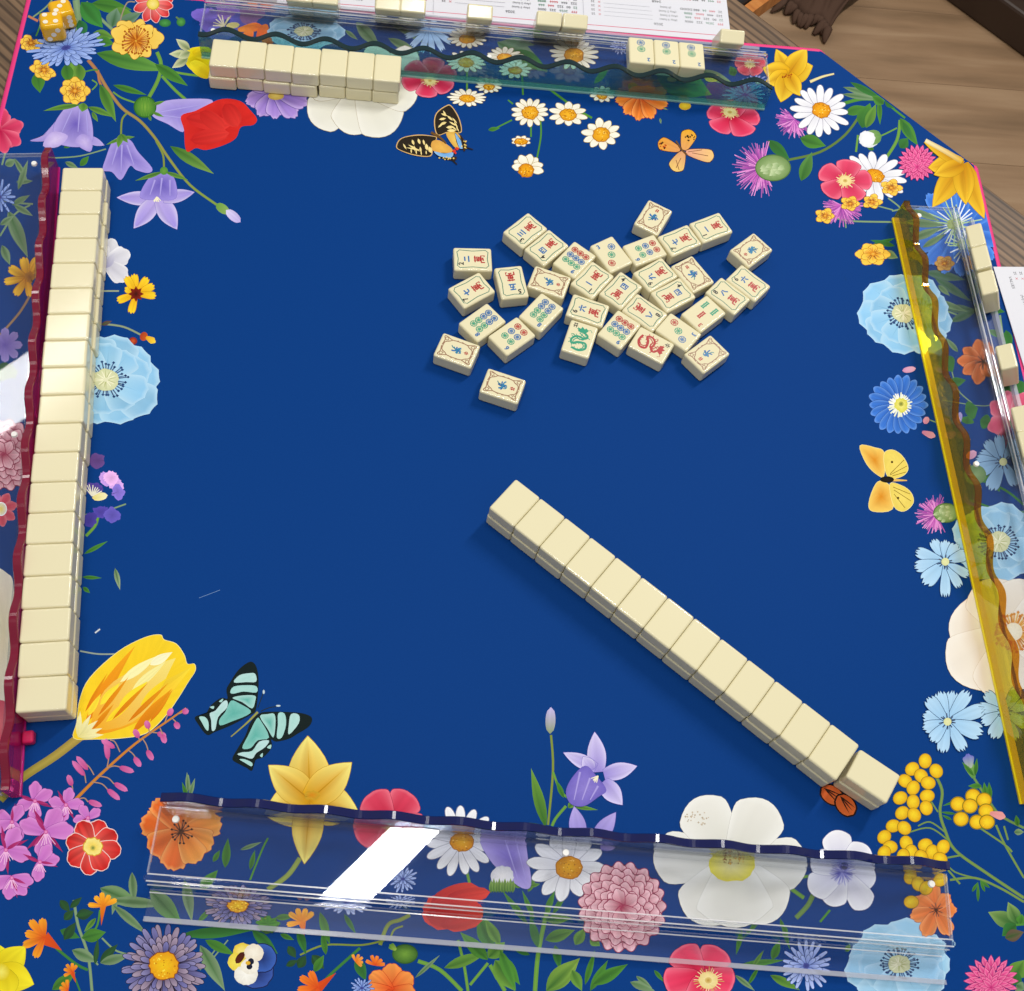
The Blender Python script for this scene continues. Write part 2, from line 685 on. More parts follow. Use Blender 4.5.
    def hairs(self, x, y, n, r0, r1, w, cs, a0=0, a1=360, tip=None, jit=.25):
        for i in range(n):
            a = math.radians(a0 + (a1 - a0) * (i + self.r.random() * .8) / n)
            l = r1 * self.r.uniform(1 - jit, 1)
            c = lin(self.r.choice(cs))
            ux, uy = math.cos(a), -math.sin(a)
            h = w / 2
            p, q = (x + ux * r0, y + uy * r0), (x + ux * l, y + uy * l)
            self.add([(p[0] - uy * h, p[1] + ux * h), (p[0] + uy * h, p[1] - ux * h), (q[0] + uy * h * .7, q[1] - ux * h * .7), (q[0] - uy * h * .7, q[1] + ux * h * .7)],
                     [c, c, mixc(c, (1, 1, 1), .15), c], [(0, 1, 2, 3)])
            if tip:
                t = lin(self.r.choice(tip)); s = w * 1.1
                self.add([(q[0] - s, q[1]), (q[0], q[1] - s), (q[0] + s, q[1]), (q[0], q[1] + s)], [t] * 4, [(0, 1, 2, 3)])
        return self

    def build(self, name, label=None):
        pts = [G(x, y) for x, y in self.v]
        xs = [p[0] for p in pts]; ys = [p[1] for p in pts]
        bb = (min(xs), min(ys), max(xs), max(ys))
        z = 0.02
        for b in PLACED:
            if b[0] < bb[2] and b[2] > bb[0] and b[1] < bb[3] and b[3] > bb[1]:
                z = max(z, b[4])
        step = 0.0018
        vs = []
        lim = HALF - 1.0
        for (x, y), l in zip(pts, self.l):
            # the ink ends at the mat's edge
            x = max(-lim, min(lim, x)); y = max(-lim, min(lim, y))
            e = x + y - (2 * HALF - CUT - .3)
            if e > 0:
                x -= e / 2; y -= e / 2
            vs.append((x * MM, y * MM, (z + l * step) * MM))
        PLACED.append((*bb, z + (self.layer + 1) * step))
        fs = []
        for q in self.f:           # all faces up
            a = 0.0
            for i in range(len(q)):
                p, r = vs[q[i]], vs[q[(i + 1) % len(q)]]
                a += p[0] * r[1] - r[0] * p[1]
            if abs(a) > 1e-12:
                fs.append(q if a > 0 else q[::-1])
        o = obj(name, mesh_of(name, vs, fs, M_PRINT, cols=self.c), play_mat)
        if label: o['label'] = label
        return o


SEED = [10]


def ink():
    SEED[0] += 1
    return Ink(SEED[0])


def daisy(x, y, rx, ry, n=14, rot=0, disc=(.34, .34), doff=(0, 0), c=('d9d8e2', 'f4f4f6'), w=1.0, ph=0, d0='f2b321', d1='d98a12', arc=None, ol='9a9aa8'):
    k = ink()
    k.at(x, y, 1, ry / rx, rot)
    a0, a1 = arc or (0, 360)
    W = 2 * math.pi * rx * .62 / n * w * 1.25
    order = list(range(n)); k.r.shuffle(order)
    for i in order:
        a = a0 + (a1 - a0) * (i + .5) / n + ph + k.r.uniform(-3, 3)
        k.petal(0, 0, a, rx * k.r.uniform(.88, 1.02), W, c[0], c[1], shape='spoon', r0=0, ol=ol, olw=.5, streak=.06, nl=6, nw=3)
    k.disc(doff[0], doff[1], rx * disc[0], rx * disc[1] * (rx / ry if False else 1), d0, d1, jit=.7, ol='b0700c')
    k.dots(doff[0], doff[1], rx * disc[0] * .9, rx * disc[1] * .9, 26, ['c77a10', 'ffd76a', 'a9640c'], .7)
    return k


def blue_poppy(x, y, rx, ry, n=9, rot=0, eye=.2, eoff=(0, 0), c=('a9d3ec', '8cc4ea'), jag=.035, arc=None):
    k = ink()
    k.at(x, y, 1, ry / rx, rot)
    a0, a1 = arc or (0, 360)
    k.disc(0, 0, rx * .8, rx * .8, c[0], c[1], jit=1.5)
    for ring, sc in ((0, 1.0), (1, .78)):
        for i in range(n):
            a = a0 + (a1 - a0) * (i + .5 * ring) / n + k.r.uniform(-6, 6)
            sh = k.r.uniform(.85, 1.05)
            c0 = tuple(v * sh for v in lin(c[0])); c1 = tuple(min(1, v * sh) for v in lin(c[1]))
            k.petal(0, 0, a, rx * sc * k.r.uniform(.86, 1.04), rx * .95 * sc, c0, c1, ce='b9dcf2', shape='broad', ol=None, streak=.03, notch=-jag, nw=9, nl=6)
            k.petal(0, 0, a + k.r.uniform(-8, 8), rx * sc * .8, 1.1, c1, tuple(v * .88 for v in c1), shape='lance', nl=4, nw=2)
    ex, ey = eoff
    e = rx * eye
    k.hairs(ex, ey, 34, e * .5, e * 1.75, 1.5, ['2c4a78', '3a5d8c', '24406c'], tip=['274677', '1d3766'])
    k.disc(ex, ey, e, e, 'e4e3c0', 'cfd3a6', jit=.8)
    k.hairs(ex, ey, 16, e * .2, e * .9, 1.0, ['b9bd83', 'f1efd2'])
    return k


def wild_rose(x, y, R, sy=1, n=5, rot=0, c=('c2183f', 'e8486b'), ce='f27b95', eye=.3, ph=18, eoff=(0, 0), e0='f0e2a6', e1='e7d08a', wd=1.15, order=None):
    k = ink()
    k.at(x, y, 1, sy, rot)
    for i in (order or range(n)):
        a = ph + 360 * i / n
        k.petal(0, 0, a, R * k.r.uniform(.92, 1.03), R * wd * 2.2 / n * 2, c[0], c[1], ce=ce, shape='broad', ol='a31535', olw=.4, streak=.07, notch=.06, nw=6)
    e = R * eye
    k.hairs(eoff[0], eoff[1], 26, 0, e * 1.25, 1.1, [e1, e0, 'c9a24a'])
    k.disc(eoff[0], eoff[1], e * .75, e * .75, e0, e1, jit=.6)
    k.disc(eoff[0], eoff[1], e * .28, e * .28, 'b98d3a', 'e0c87c', n=8)
    return k


def cornflower(x, y, rx, ry, rot=0, n=(26, 18, 12), c=('5b78c6', '9db6ee'), core='34397f'):
    k = ink()
    k.at(x, y, 1, ry / rx, rot)
    for ring, (m_, sc) in enumerate(zip(n, (1.0, .72, .45))):
        for i in range(m_):
            a = 360 * (i + .5 * ring) / m_ + k.r.uniform(-5, 5)
            k.petal(0, 0, a, rx * sc * k.r.uniform(.8, 1.05), rx * .2, c[0], c[1], shape='spoon', ol='28407f', olw=.45, streak=.1, nl=4, nw=2, r0=rx * .06)
    k.disc(0, 0, rx * .13, rx * .13, core, '4a52a0', jit=.5)
    return k


def yellow_rose(x, y, R, sy=1, n=7, rot=0, c=('e9a81f', 'f6cf55'), eye='d88618', ol='b4741a', arc=None, ph=0):
    k = ink()
    k.at(x, y, 1, sy, rot)
    a0, a1 = arc or (0, 360)
    for ring, sc in ((0, 1), (1, .7)):
        for i in range(n):
            a = a0 + (a1 - a0) * (i + .5 * ring) / n + ph + k.r.uniform(-5, 5)
            k.petal(0, 0, a, R * sc * k.r.uniform(.88, 1.04), R * sc * .85, c[0], c[1], shape='spoon', ol=ol, olw=.45, notch=.05, nl=5)
    k.hairs(0, 0, 22, 0, R * .5, .9, ['b5691a', 'd98a20', '9a5a12'])
    k.disc(0, 0, R * .14, R * .14, 'f0c050', eye, n=8)
    return k


def thistle(x, y, R, head, hr, a0, a1, c=('c65fb8', 'a64aa6', 'e08ad0', '8f3f98')):
    k = ink()
    k.hairs(x, y, 70, R * .15, R, 1.3, c, a0, a1, jit=.5)
    k.hairs(x, y, 30, 0, R * .7, 1.3, c, a0, a1, tip=None, jit=.4)
    if head:
        hx, hy = head
        k.disc(hx, hy, hr[0], hr[1], 'a9bd86', '6f8f52', n=14, ol='4f6f3c')
        for i in range(14):
            a = k.r.uniform(0, 6.28); d = k.r.uniform(.2, .8)
            k.petal(hx + hr[0] * d * math.cos(a), hy + hr[1] * d * math.sin(a), k.r.uniform(140, 220), hr[0] * .45, hr[0] * .3, '86a468', 'c3d2a4', shape='lance', nl=4, nw=2)
    return k


def lily(x, y, petals, c=('d7a013', 'f4d64c'), mid='b9770d', ce=None, ol='b98a14'):
    k = ink()
    for a, L, W in petals:
        k.petal(x, y, a, L, W * 1.12, c[0], c[1], ce=ce, shape='tip', ol=ol, olw=.4, mid=mid, streak=.1, nw=5)
        k.petal(x, y, a, L * .8, 1.2, 'a8700c', 'd9a824', shape='lance', nl=4, nw=2)
    return k


GR, GR2, GR3, OLV, SAGE, DK = '4e8a35', '6a9a3f', '3b7a3a', '7f8f3c', '7e9a72', '2c4f33'

# ---- stems and leaves first (they lie under the blossoms)
def greens(name, stems=(), leaves=()):
    for s in stems:
        k = ink()
        k.stem(s[0], s[1], s[2], *(s[3:]))
        k.build('printed_stem')
    for l in leaves:
        k = ink()
        k.leaf(l[0], l[1], l[2], *(l[3:]))
        k.build('printed_leaf')


greens('printed_stems', [
    ([(52, 0), (45, 8), (33, 17)], 1.6, SAGE), ([(28, 16), (38, 21)], 2.5, 'c07a58'), ([(40, 12), (40, 25), (36, 36)], 1.5, GR),
    ([(76, 0), (78, 20), (74, 32)], 7, SAGE), ([(86, 2), (98, 16), (113, 30)], 3.2, SAGE), ([(70, 30), (72, 36)], 7, '9aa043')],
    [((81, 2), (103, 28), 15, '3f8a3e'), ((79, 20), (86, 36), 9, '2f7a4a'), ((92, 3), (132, 10), 11, GR), ((110, 12), (134, 14), 9, GR2), ((112, 27), (117, 8), 13, '6f8f76'),
     ((118, 25), (142, 12), 9, '6f8f76'), ((93, 33), (114, 38), 9, GR2), ((98, 40), (114, 44), 8, GR)])
greens('printed_stems', [
    ([(72, 62), (74, 80)], 7, GR2), ([(88, 60), (97, 71), (107, 88), (122, 108), (140, 121), (155, 138), (170, 160), (190, 185), (217, 205)], 3.6, 'b0764e', 2.4, '7f9a44'),
    ([(98, 70), (99, 80), (101, 85)], 2.4, 'b0764e'), ([(113, 92), (122, 98), (136, 103)], 1.8, GR2), ([(127, 113), (122, 120), (121, 136)], 2, OLV), ([(156, 141), (163, 155), (164, 170)], 2, OLV),
    ([(157, 52), (161, 64), (158, 80), (148, 99)], 3.8, GR2), ([(162, 76), (176, 91), (197, 109)], 3, GR2), ([(164, 70), (185, 74), (210, 77)], 2.4, GR2), ([(54, 158), (80, 156), (106, 149)], 1.4, SAGE),
    ([(84, 72), (92, 70), (98, 70)], 1.5, GR), ([(92, 80), (97, 84), (92, 90)], 1.5, GR2)],
    [((96, 53), (168, 73), 14, GR, '6aa046', 2), ((155, 64), (188, 86), 9, GR), ((66, 64), (69, 84), 10, GR), ((79, 64), (80, 84), 10, GR2), ((37, 72), (40, 93), 11, GR),
     ((100, 84), (116, 122), 9, GR, GR2), ((113, 85), (147, 95), 6, GR), ((170, 146), (214, 174), 9, GR, '7aa04a'), ((64, 148), (74, 141), 5, GR), ((80, 166), (89, 156), 6, GR),
     ((65, 162), (78, 168), 5, SAGE)])
greens('printed_stems', [([(2, 165), (6, 150)], 2, SAGE), ([(0, 236), (14, 215), (30, 205)], 2, SAGE), ([(33, 290), (20, 312), (0, 335)], 2.4, 'a08060'), ([(0, 200), (18, 203), (33, 204)], 2, SAGE)],
    [((5, 165), (16, 160), 7, SAGE), ((14, 158), (28, 182), 5, SAGE), ((16, 182), (33, 181), 5, SAGE), ((8, 210), (28, 258), 11, SAGE), ((14, 205), (33, 216), 6, SAGE), ((2, 245), (10, 265), 7, SAGE),
     ((12, 205), (30, 195), 6, SAGE), ((0, 225), (14, 216), 6, SAGE), ((18, 190), (28, 160), 6, SAGE)])
greens('printed_stems', [([(102, 291), (119, 291)], 1.6, '9aa58a'), ([(104, 324), (124, 327), (143, 336)], 2, '8d9a7a'), ([(84, 515), (105, 511), (126, 504)], 1.6, SAGE), ([(86, 536), (95, 526), (98, 517)], 3, GR2),
    ([(80, 651), (98, 654), (117, 654)], 1.6, '93a093'), ([(199, 598), (220, 590)], .5, '6f8fb8'), ([(95, 633), (100, 629)], 1.6, 'c8d0d8')],
    [((84, 554), (108, 541), 4, GR), ((82, 577), (102, 578), 3.5, GR), ((83, 587), (90, 593), 4, GR), ((115, 568), (120, 590), 5, SAGE, '9aae8a'), ((101, 325), (112, 321), 4, '6a4a4a')])
# top rack surroundings
greens('printed_stems', [([(120, 30), (121, 18), (127, 3), (135, 2)], 1.4, '9a8a78'), ([(531, 110), (531, 137)], 1.8, GR), ([(540, 115), (541, 135), (537, 158)], 1.8, GR), ([(548, 88), (575, 108), (592, 118)], 2.4, GR),
    ([(522, 75), (523, 95)], 2, GR), ([(467, 60), (467, 92)], 2, GR2), ([(468, 24), (468, 45)], 1.8, GR2), ([(508, 100), (513, 104)], 1.6, GR), ([(492, 130), (512, 120)], 1.6, GR), ([(661, 104), (661, 108)], 1.2, GR)],
    [((356, 22), (380, 48), 10, SAGE), ((385, 20), (435, 48), 5, SAGE), ((388, 38), (420, 54), 7, SAGE), ((345, 30), (358, 40), 4, SAGE), ((497, 42), (545, 68), 18, '6b8a70', '88a080'), ((505, 40), (535, 45), 8, '6b8a70'),
     ((515, 50), (548, 72), 12, GR3), ((594, 84), (610, 66), 6, GR), ((655, 70), (712, 95), 26, GR, '5f9a48'), ((628, 84), (640, 92), 8, GR3), ((700, 70), (735, 85), 8, SAGE), ((735, 76), (730, 66), 7, GR3),
     ((488, 130), (500, 128), 4, GR), ((660, 118), (661, 124), 2, SAGE), ((645, 100), (668, 110), 5, SAGE)])
# upper right
greens('printed_stems', [([(788, 160), (820, 152), (845, 135), (862, 112)], 2.6, '5f7a3a'), ([(842, 104), (862, 99), (884, 100)], 3.5, GR), ([(880, 92), (888, 104), (905, 118)], 2, GR), ([(900, 120), (897, 140), (884, 161)], 3.2, GR2),
    ([(897, 128), (885, 134), (876, 138)], 1.6, GR2), ([(858, 135), (856, 152)], 2.2, GR2), ([(888, 198), (900, 208), (892, 211)], 1.6, SAGE), ([(833, 217), (850, 221), (892, 222)], 1.8, SAGE), ([(845, 218), (846, 228)], 1.4, SAGE), ([(878, 206), (893, 210)], 1.4, SAGE)],
    [((843, 87), (885, 99), 6, SAGE), ((842, 94), (880, 100), 5, SAGE), ((850, 82), (884, 100), 6, GR3), ((845, 113), (868, 107), 8, GR), ((862, 128), (870, 103), 14, GR3, GR), ((879, 100), (880, 125), 5, GR),
     ((866, 128), (876, 104), 8, GR2), ((884, 104), (872, 96), 8, GR), ((800, 138), (826, 146), 11, GR), ((768, 140), (790, 160), 9, GR3), ((801, 181), (812, 152), 10, GR, '5a8a48'), ((900, 118), (918, 146), 9, GR), ((903, 122), (912, 140), 6, GR3),
     ((900, 148), (908, 138), 9, GR3), ((930, 152), (940, 146), 9, GR3), ((885, 100), (896, 108), 7, GR3), ((870, 247), (895, 238), 5, GR3), ((895, 246), (870, 240), 5, GR3), ((884, 252), (898, 258), 7, SAGE), ((874, 150), (866, 146), 4, GR)])
# right rack
greens('printed_stems', [([(895, 290), (918, 300), (960, 316)], 1.8, SAGE), ([(952, 372), (958, 390), (972, 403)], 1.3, SAGE), ([(942, 400), (985, 406), (1000, 398)], 1, SAGE), ([(980, 480), (1005, 490), (1024, 505)], 2.4, GR3), ([(970, 500), (1000, 510), (1024, 512)], 2, GR3), ([(1000, 315), (1004, 345)], 2, SAGE), ([(930, 420), (945, 426)], 1.2, SAGE)],
    [((925, 272), (966, 280), 8, '5a7a68'), ((934, 277), (972, 302), 7, '5a7a68'), ((938, 285), (950, 296), 5, SAGE), ((946, 308), (976, 310), 7, '5a7a68'), ((950, 322), (980, 308), 7, '5a7a68'), ((935, 300), (968, 312), 6, SAGE), ((930, 250), (970, 256), 6, SAGE),
     ((942, 356), (953, 372), 14, GR3), ((948, 384), (966, 380), 8, GR3), ((965, 412), (978, 408), 15, GR3), ((966, 424), (968, 416), 12, GR3), ((980, 420), (992, 424), 12, GR3), ((958, 352), (946, 338), 5, SAGE), ((985, 470), (1000, 492), 10, GR),
     ((985, 308), (1005, 312), 7, GR3), ((988, 330), (1006, 338), 6, GR3), ((1006, 330), (1010, 350), 8, GR3), ((1000, 395), (1012, 385), 12, GR3), ((1018, 380), (1022, 395), 10, GR3)])
# lower left
greens('printed_stems', [([(82, 735), (55, 756), (22, 778), (0, 800)], 9, 'b39a4a', 8, '8f8f3a'), ([(75, 800), (100, 775), (135, 744), (172, 718), (186, 708)], 3.4, 'c9802f', 1.4)], [])
greens('printed_stems', [([(187, 805), (190, 790), (188, 775)], 1.6, SAGE)], [((188, 800), (182, 782), 4, GR), ((189, 798), (195, 778), 4, SAGE), ((188, 792), (187, 772), 4, SAGE), ((188, 805), (182, 792), 4, GR)])
greens('printed_stems', [([(74, 900), (78, 925), (88, 955), (92, 991)], 3, SAGE), ([(82, 938), (96, 928), (100, 910)], 2, GR), ([(86, 950), (98, 965)], 2, SAGE), ([(56, 948), (76, 964), (88, 970)], 3, GR3), ([(102, 938), (115, 950), (130, 955)], 2, SAGE), ([(75, 978), (80, 991)], 2, GR3), ([(215, 950), (200, 970)], 1.4, SAGE), ([(228, 940), (210, 962)], 1.4, SAGE)],
    [((60, 900), (70, 912), 7, DK), ((70, 908), (82, 897), 6, DK), ((64, 920), (74, 910), 7, DK), ((76, 916), (94, 912), 9, DK), ((60, 930), (80, 938), 8, GR3), ((64, 940), (76, 922), 8, DK), ((82, 938), (106, 932), 11, GR), ((96, 918), (84, 932), 5, GR2),
     ((72, 950), (98, 962), 10, SAGE), ((95, 965), (98, 938), 5, DK), ((100, 962), (118, 944), 7, DK), ((52, 990), (76, 972), 9, GR), ((100, 963), (130, 955), 8, SAGE), ((118, 890), (112, 915), 6, SAGE), ((132, 872), (134, 905), 7, SAGE), ((100, 888), (140, 905), 14, SAGE, '6b9058'),
     ((108, 900), (170, 905), 9, SAGE), ((113, 905), (148, 935), 7, SAGE), ((150, 890), (182, 925), 15, SAGE, GR), ((185, 880), (192, 922), 9, SAGE), ((200, 890), (218, 870), 9, GR), ((198, 922), (212, 908), 5, GR), ((180, 935), (255, 930), 9, GR3), ((205, 940), (235, 955), 8, GR),
     ((200, 945), (225, 991), 12, SAGE), ((225, 868), (228, 838), 7, GR), ((213, 862), (220, 850), 5, GR), ((240, 850), (262, 842), 4, SAGE), ((250, 870), (255, 850), 5, GR)])
greens('printed_stems', [([(300, 858), (288, 875), (268, 890)], 5, '8fa050'), ([(250, 880), (262, 850), (268, 838)], 2, GR), ([(300, 955), (325, 945), (362, 945), (385, 940)], 2, OLV), ([(360, 948), (330, 975), (322, 985)], 3, GR3), ([(418, 961), (440, 970), (462, 991)], 4, GR2), ([(458, 940), (464, 965), (468, 991)], 3, GR2), ([(488, 963), (470, 985)], 3, GR2), ([(466, 868), (470, 885)], 3, GR2),
    ([(535, 991), (538, 955), (545, 920), (550, 905)], 4.5, GR2), ([(490, 965), (505, 991)], 4, GR2), ([(380, 945), (388, 925), (400, 920), (410, 915)], 4, OLV), ([(390, 940), (394, 930), (403, 926)], 2, OLV)],
    [((320, 912), (330, 945), 7, GR), ((344, 914), (356, 934), 5, GR3), ((252, 930), (278, 954), 9, GR3), ((275, 918), (294, 916), 6, GR), ((280, 934), (294, 940), 5, GR), ((298, 928), (306, 955), 7, GR3), ((288, 946), (296, 958), 7, DK), ((298, 968), (306, 955), 8, DK), ((312, 955), (324, 969), 9, DK), ((314, 972), (324, 955), 7, GR), ((286, 966), (298, 960), 6, DK), ((326, 955), (322, 930), 6, GR),
     ((356, 958), (366, 981), 9, GR3), ((415, 978), (440, 955), 4, SAGE), ((444, 968), (488, 952), 9, GR2), ((488, 960), (460, 932), 11, GR), ((492, 948), (478, 915), 14, GR3, GR), ((500, 945), (485, 918), 9, GR2), ((495, 960), (515, 991), 16, GR2), ((500, 955), (520, 985), 10, GR), ((488, 958), (505, 942), 12, GR2),
     ((500, 950), (516, 991), 9, GR), ((528, 925), (502, 890), 6, GR), ((534, 920), (522, 890), 5, GR), ((538, 948), (530, 915), 7, GR3), ((545, 940), (575, 930), 10, GR, GR2), ((545, 920), (572, 918), 8, GR2), ((545, 915), (555, 890), 6, GR), ((552, 915), (568, 890), 5, GR), ((555, 945), (560, 970), 7, GR3), ((546, 991), (580, 958), 16, GR2, '86a848'), ((572, 970), (582, 991), 9, GR2),
     ((590, 991), (608, 960), 7, GR), ((585, 985), (595, 950), 6, GR), ((592, 985), (628, 964), 10, GR), ((575, 945), (585, 928), 9, GR2), ((590, 938), (600, 946), 8, GR2), ((630, 982), (655, 991), 7, SAGE), ((636, 976), (652, 988), 5, SAGE), ((654, 970), (664, 982), 4, GR), ((530, 955), (512, 948), 5, GR3)])
greens('printed_stems', [([(551, 735), (553, 770), (548, 825)], 2.4, OLV), ([(553, 772), (560, 790), (568, 798)], 2.4, GR2), ([(566, 806), (556, 818), (552, 826)], 3, GR2), ([(788, 885), (800, 878), (810, 876)], 3, GR2), ([(815, 890), (808, 905), (796, 918)], 5, '6a8a4a'), ([(790, 888), (804, 898)], 4, GR2), ([(820, 922), (830, 910)], 2.4, GR)],
    [((546, 828), (531, 768), 9, GR, '74a040'), ((572, 806), (598, 810), 4, GR2), ((564, 798), (556, 780), 5, GR), ((568, 808), (576, 800), 6, GR2), ((528, 892), (535, 876), 6, GR2), ((520, 888), (512, 882), 4, GR2), ((530, 886), (540, 884), 4, GR2),
     ((742, 940), (770, 905), 4, GR), ((740, 965), (785, 960), 6, GR), ((752, 968), (764, 950), 4, GR2), ((772, 960), (780, 940), 7, GR), ((742, 930), (736, 955), 5, GR), ((748, 985), (760, 965), 4, GR), ((770, 975), (800, 990), 7, GR2), ((846, 952), (850, 944), 5, GR2), ((735, 975), (755, 991), 5, SAGE), ((780, 918), (790, 950), 5, GR)])
greens('printed_stems', [([(932, 770), (942, 790), (940, 812), (945, 830), (955, 850), (985, 872), (1024, 898)], 3, '74914a'), ([(950, 880), (975, 878), (1000, 888), (1024, 902)], 2.4, '74914a'), ([(974, 778), (985, 795), (1000, 815), (1024, 828)], 2.6, '6b8f50'), ([(996, 825), (1005, 845), (1024, 878)], 2.2, '74914a'), ([(980, 828), (1005, 845), (1012, 852)], 2, '74914a'),
    ([(918, 826), (930, 822), (945, 832)], 1.6, '74914a'), ([(910, 832), (930, 828), (948, 840)], 1.6, '74914a'), ([(930, 800), (938, 812)], 1.6, '74914a'), ([(946, 858), (962, 855)], 2, '74914a'), ([(945, 862), (955, 872), (975, 878)], 1.6, '74914a'), ([(948, 870), (960, 884)], 2, '74914a'), ([(1004, 826), (1008, 840)], 2, '74914a'), ([(1012, 925), (1024, 924)], 3, GR)],
    [((960, 800), (942, 806), 2.5, GR), ((956, 814), (940, 812), 2.5, GR), ((952, 820), (942, 815), 2.5, GR), ((982, 786), (968, 786), 5, GR), ((986, 798), (984, 782), 5, GR), ((990, 800), (989, 782), 5, GR), ((972, 892), (978, 882), 3, GR), ((978, 902), (978, 882), 3, GR), ((985, 892), (980, 880), 3, GR), ((990, 888), (980, 880), 3, GR), ((1018, 826), (1016, 815), 5, GR), ((1014, 832), (1024, 832), 6, SAGE),
     ((1016, 925), (988, 912), 13, GR3, '8aa860'), ((1018, 924), (1008, 902), 11, GR3, '8aa860'), ((1016, 925), (1002, 936), 12, GR3), ((1020, 924), (1022, 914), 8, GR), ((1005, 938), (1024, 932), 10, '6a5a48'), ((1014, 978), (1024, 960), 16, GR2), ((1012, 985), (1018, 970), 12, GR3), ((1016, 985), (1024, 990), 10, SAGE)])

# ---- blossoms, upper left
k = ink()
for a in (10, 60, 110, 160, 200, 245, 280, 320, 350):
    k.petal(153, 3, a, 20, 12, 'e88a84', 'd0222a', shape='spoon', ol='f0c4c0', olw=.5, streak=.25)
k.disc(153, 4, 5.5, 5, 'f4e08a', 'e8cf4e', ol='c9a83a').build('printed_anemone', 'red petals with white streaks')
k = ink().disc(165, 23, 6, 4, '4e9a4a', '2f6f3a').disc(181, 22, 4.5, 4.5, '5aa04a', '2f6f3a')
k.stem([(176, 17), (180, 20)], 2, '5a7a50').build('printed_bud')
k = yellow_rose(31, 43, 13, .8, 6, 0, arc=(120, 400)); k.build('printed_yellow_flower')
k = yellow_rose(44, 70, 15, .75, 6, -20, arc=(90, 400)); k.build('printed_yellow_flower')
cornflower(66, 48, 37, 19, 12).build('printed_cornflower')
yellow_rose(75, 91, 15.5, .95, 8).build('printed_yellow_flower')
k = ink()
for a, L in ((75, 22), (5, 29), (-50, 22), (-95, 20), (200, 26), (135, 26), (160, 27), (40, 22)):
    k.petal(136, 40, a, L * .97, L * .95, 'f0bb3f', 'f3cf62', shape='spoon', ol='c08524', olw=.4, streak=.05)
k.hairs(136, 41, 40, 1, 15, 1.1, ['c4701c', 'a8560f', 'd98a2a'], tip=['a8560f']).build('printed_buttercup')


def bell(pts, c_top, c_rim, petals=(), folds=(), cen=None, stamen=None):
    k = ink()
    for a in petals:
        k.petal(*a[:5], 'b3a2de', c_rim, ce='dcd3f2', shape='tip', ol='7b6fc0', olw=.3, nw=4)
    k.blob(pts, c_top, c_rim, cen, pw=1.3, ol='6f62b8', olw=.3)
    for p, q in folds:
        k.stem([p, q], 2.2, 'a79be0', .8)
    if stamen:
        k.hairs(stamen[0], stamen[1], 6, 0, 6, 1.2, ['f4ecc8'], 220, 320)
    return k


k = ink().blob([(58, 120), (57, 134), (47, 141), (30, 141), (42, 136), (50, 128)], 'b3a2de', 'a08fd6').petal(86, 138, -22, 20, 9, '9a8ad4', 'b9a9e4', shape='tip')
k.blob([(68, 108), (84, 106), (90, 115), (93, 132), (91, 144), (80, 147), (66, 146), (55, 141), (54, 126), (62, 112)], '6c5cb8', 'b0a0e0', (76, 124), ol='6f62b8', olw=.3)
for p, q in (((72, 110), (62, 132)), ((80, 108), (78, 132)), ((86, 110), (88, 135))):
    k.stem([p, q], 2.2, 'a79be0', .8)
k.blob([(43, 146), (58, 147), (68, 136), (52, 132)], 'd6c6ee', 'b9a6e2')
k.blob([(75, 143), (90, 152), (92, 140), (82, 134)], 'c9b8ea', 'a795da')
k.leaf((80, 105), (44, 114), 5, GR2, bend=-3); k.leaf((88, 107), (112, 120), 6, GR2, bend=3); k.leaf((84, 103), (82, 112), 8, GR2); k.leaf((92, 112), (98, 122), 4, GR2)
k.build('printed_bellflower')
k = bell([(113, 141), (122, 138), (131, 141), (138, 152), (152, 168), (148, 173), (136, 170), (130, 166), (121, 180), (112, 172), (103, 170), (106, 158)], '7565bf', 'a99ae0', folds=[((118, 145), (112, 165)), ((122, 145), (121, 172)), ((127, 145), (134, 165))], cen=(122, 152))
k.leaf((122, 138), (106, 145), 3, GR2); k.leaf((122, 138), (135, 137), 3, GR2); k.leaf((121, 134), (118, 148), 6, GR2); k.leaf((121, 134), (128, 143), 5, GR2)
k.build('printed_bellflower')
k = bell([(150, 177), (162, 173), (174, 178), (176, 198), (158, 200), (140, 197)], '6a5cb8', '9c8ddc', petals=[(155, 199, 178, 38, 15, 1), (156, 200, 232, 36, 19, 1), (160, 200, 300, 34, 20, 1), (163, 199, 12, 32, 14, 1)], folds=[((155, 180), (150, 195)), ((162, 178), (160, 196)), ((170, 180), (170, 196))], cen=(162, 184), stamen=(157, 197))
k.leaf((163, 172), (135, 181), 4, GR2); k.leaf((165, 172), (188, 180), 4, GR2); k.disc(164, 171, 4, 4, GR2, GR)
k.build('printed_bellflower')
k = ink().petal(216, 204, -35, 16, 9, '6a9a3f', '8fae60', shape='oval').petal(226, 210, -40, 19, 9, 'd6cdf0', 'b9a9e2', shape='oval', streak=.15)
k.build('printed_bud')
bell([(152, 112), (162, 102), (185, 99), (212, 100), (205, 110), (186, 120), (183, 132), (168, 124), (155, 118)], '8c7ecf', 'b5a7e4', folds=[((160, 112), (205, 104)), ((160, 115), (183, 118))]).build('printed_bellflower')
k = ink().disc(145, 107, 10.5, 10, '7aa83e', '3f7a2c', ol='2f5f24')
for i in (-5, -1.5, 2, 5.5):
    k.stem([(145 + i * .6, 98), (145 + i, 107), (145 + i * .6, 116)], 1, '5d9434')
k.leaf((152, 105), (165, 101), 3, GR2); k.leaf((152, 112), (164, 117), 3, GR2); k.leaf((149, 116), (151, 121), 3, GR2)
k.build('printed_bud')
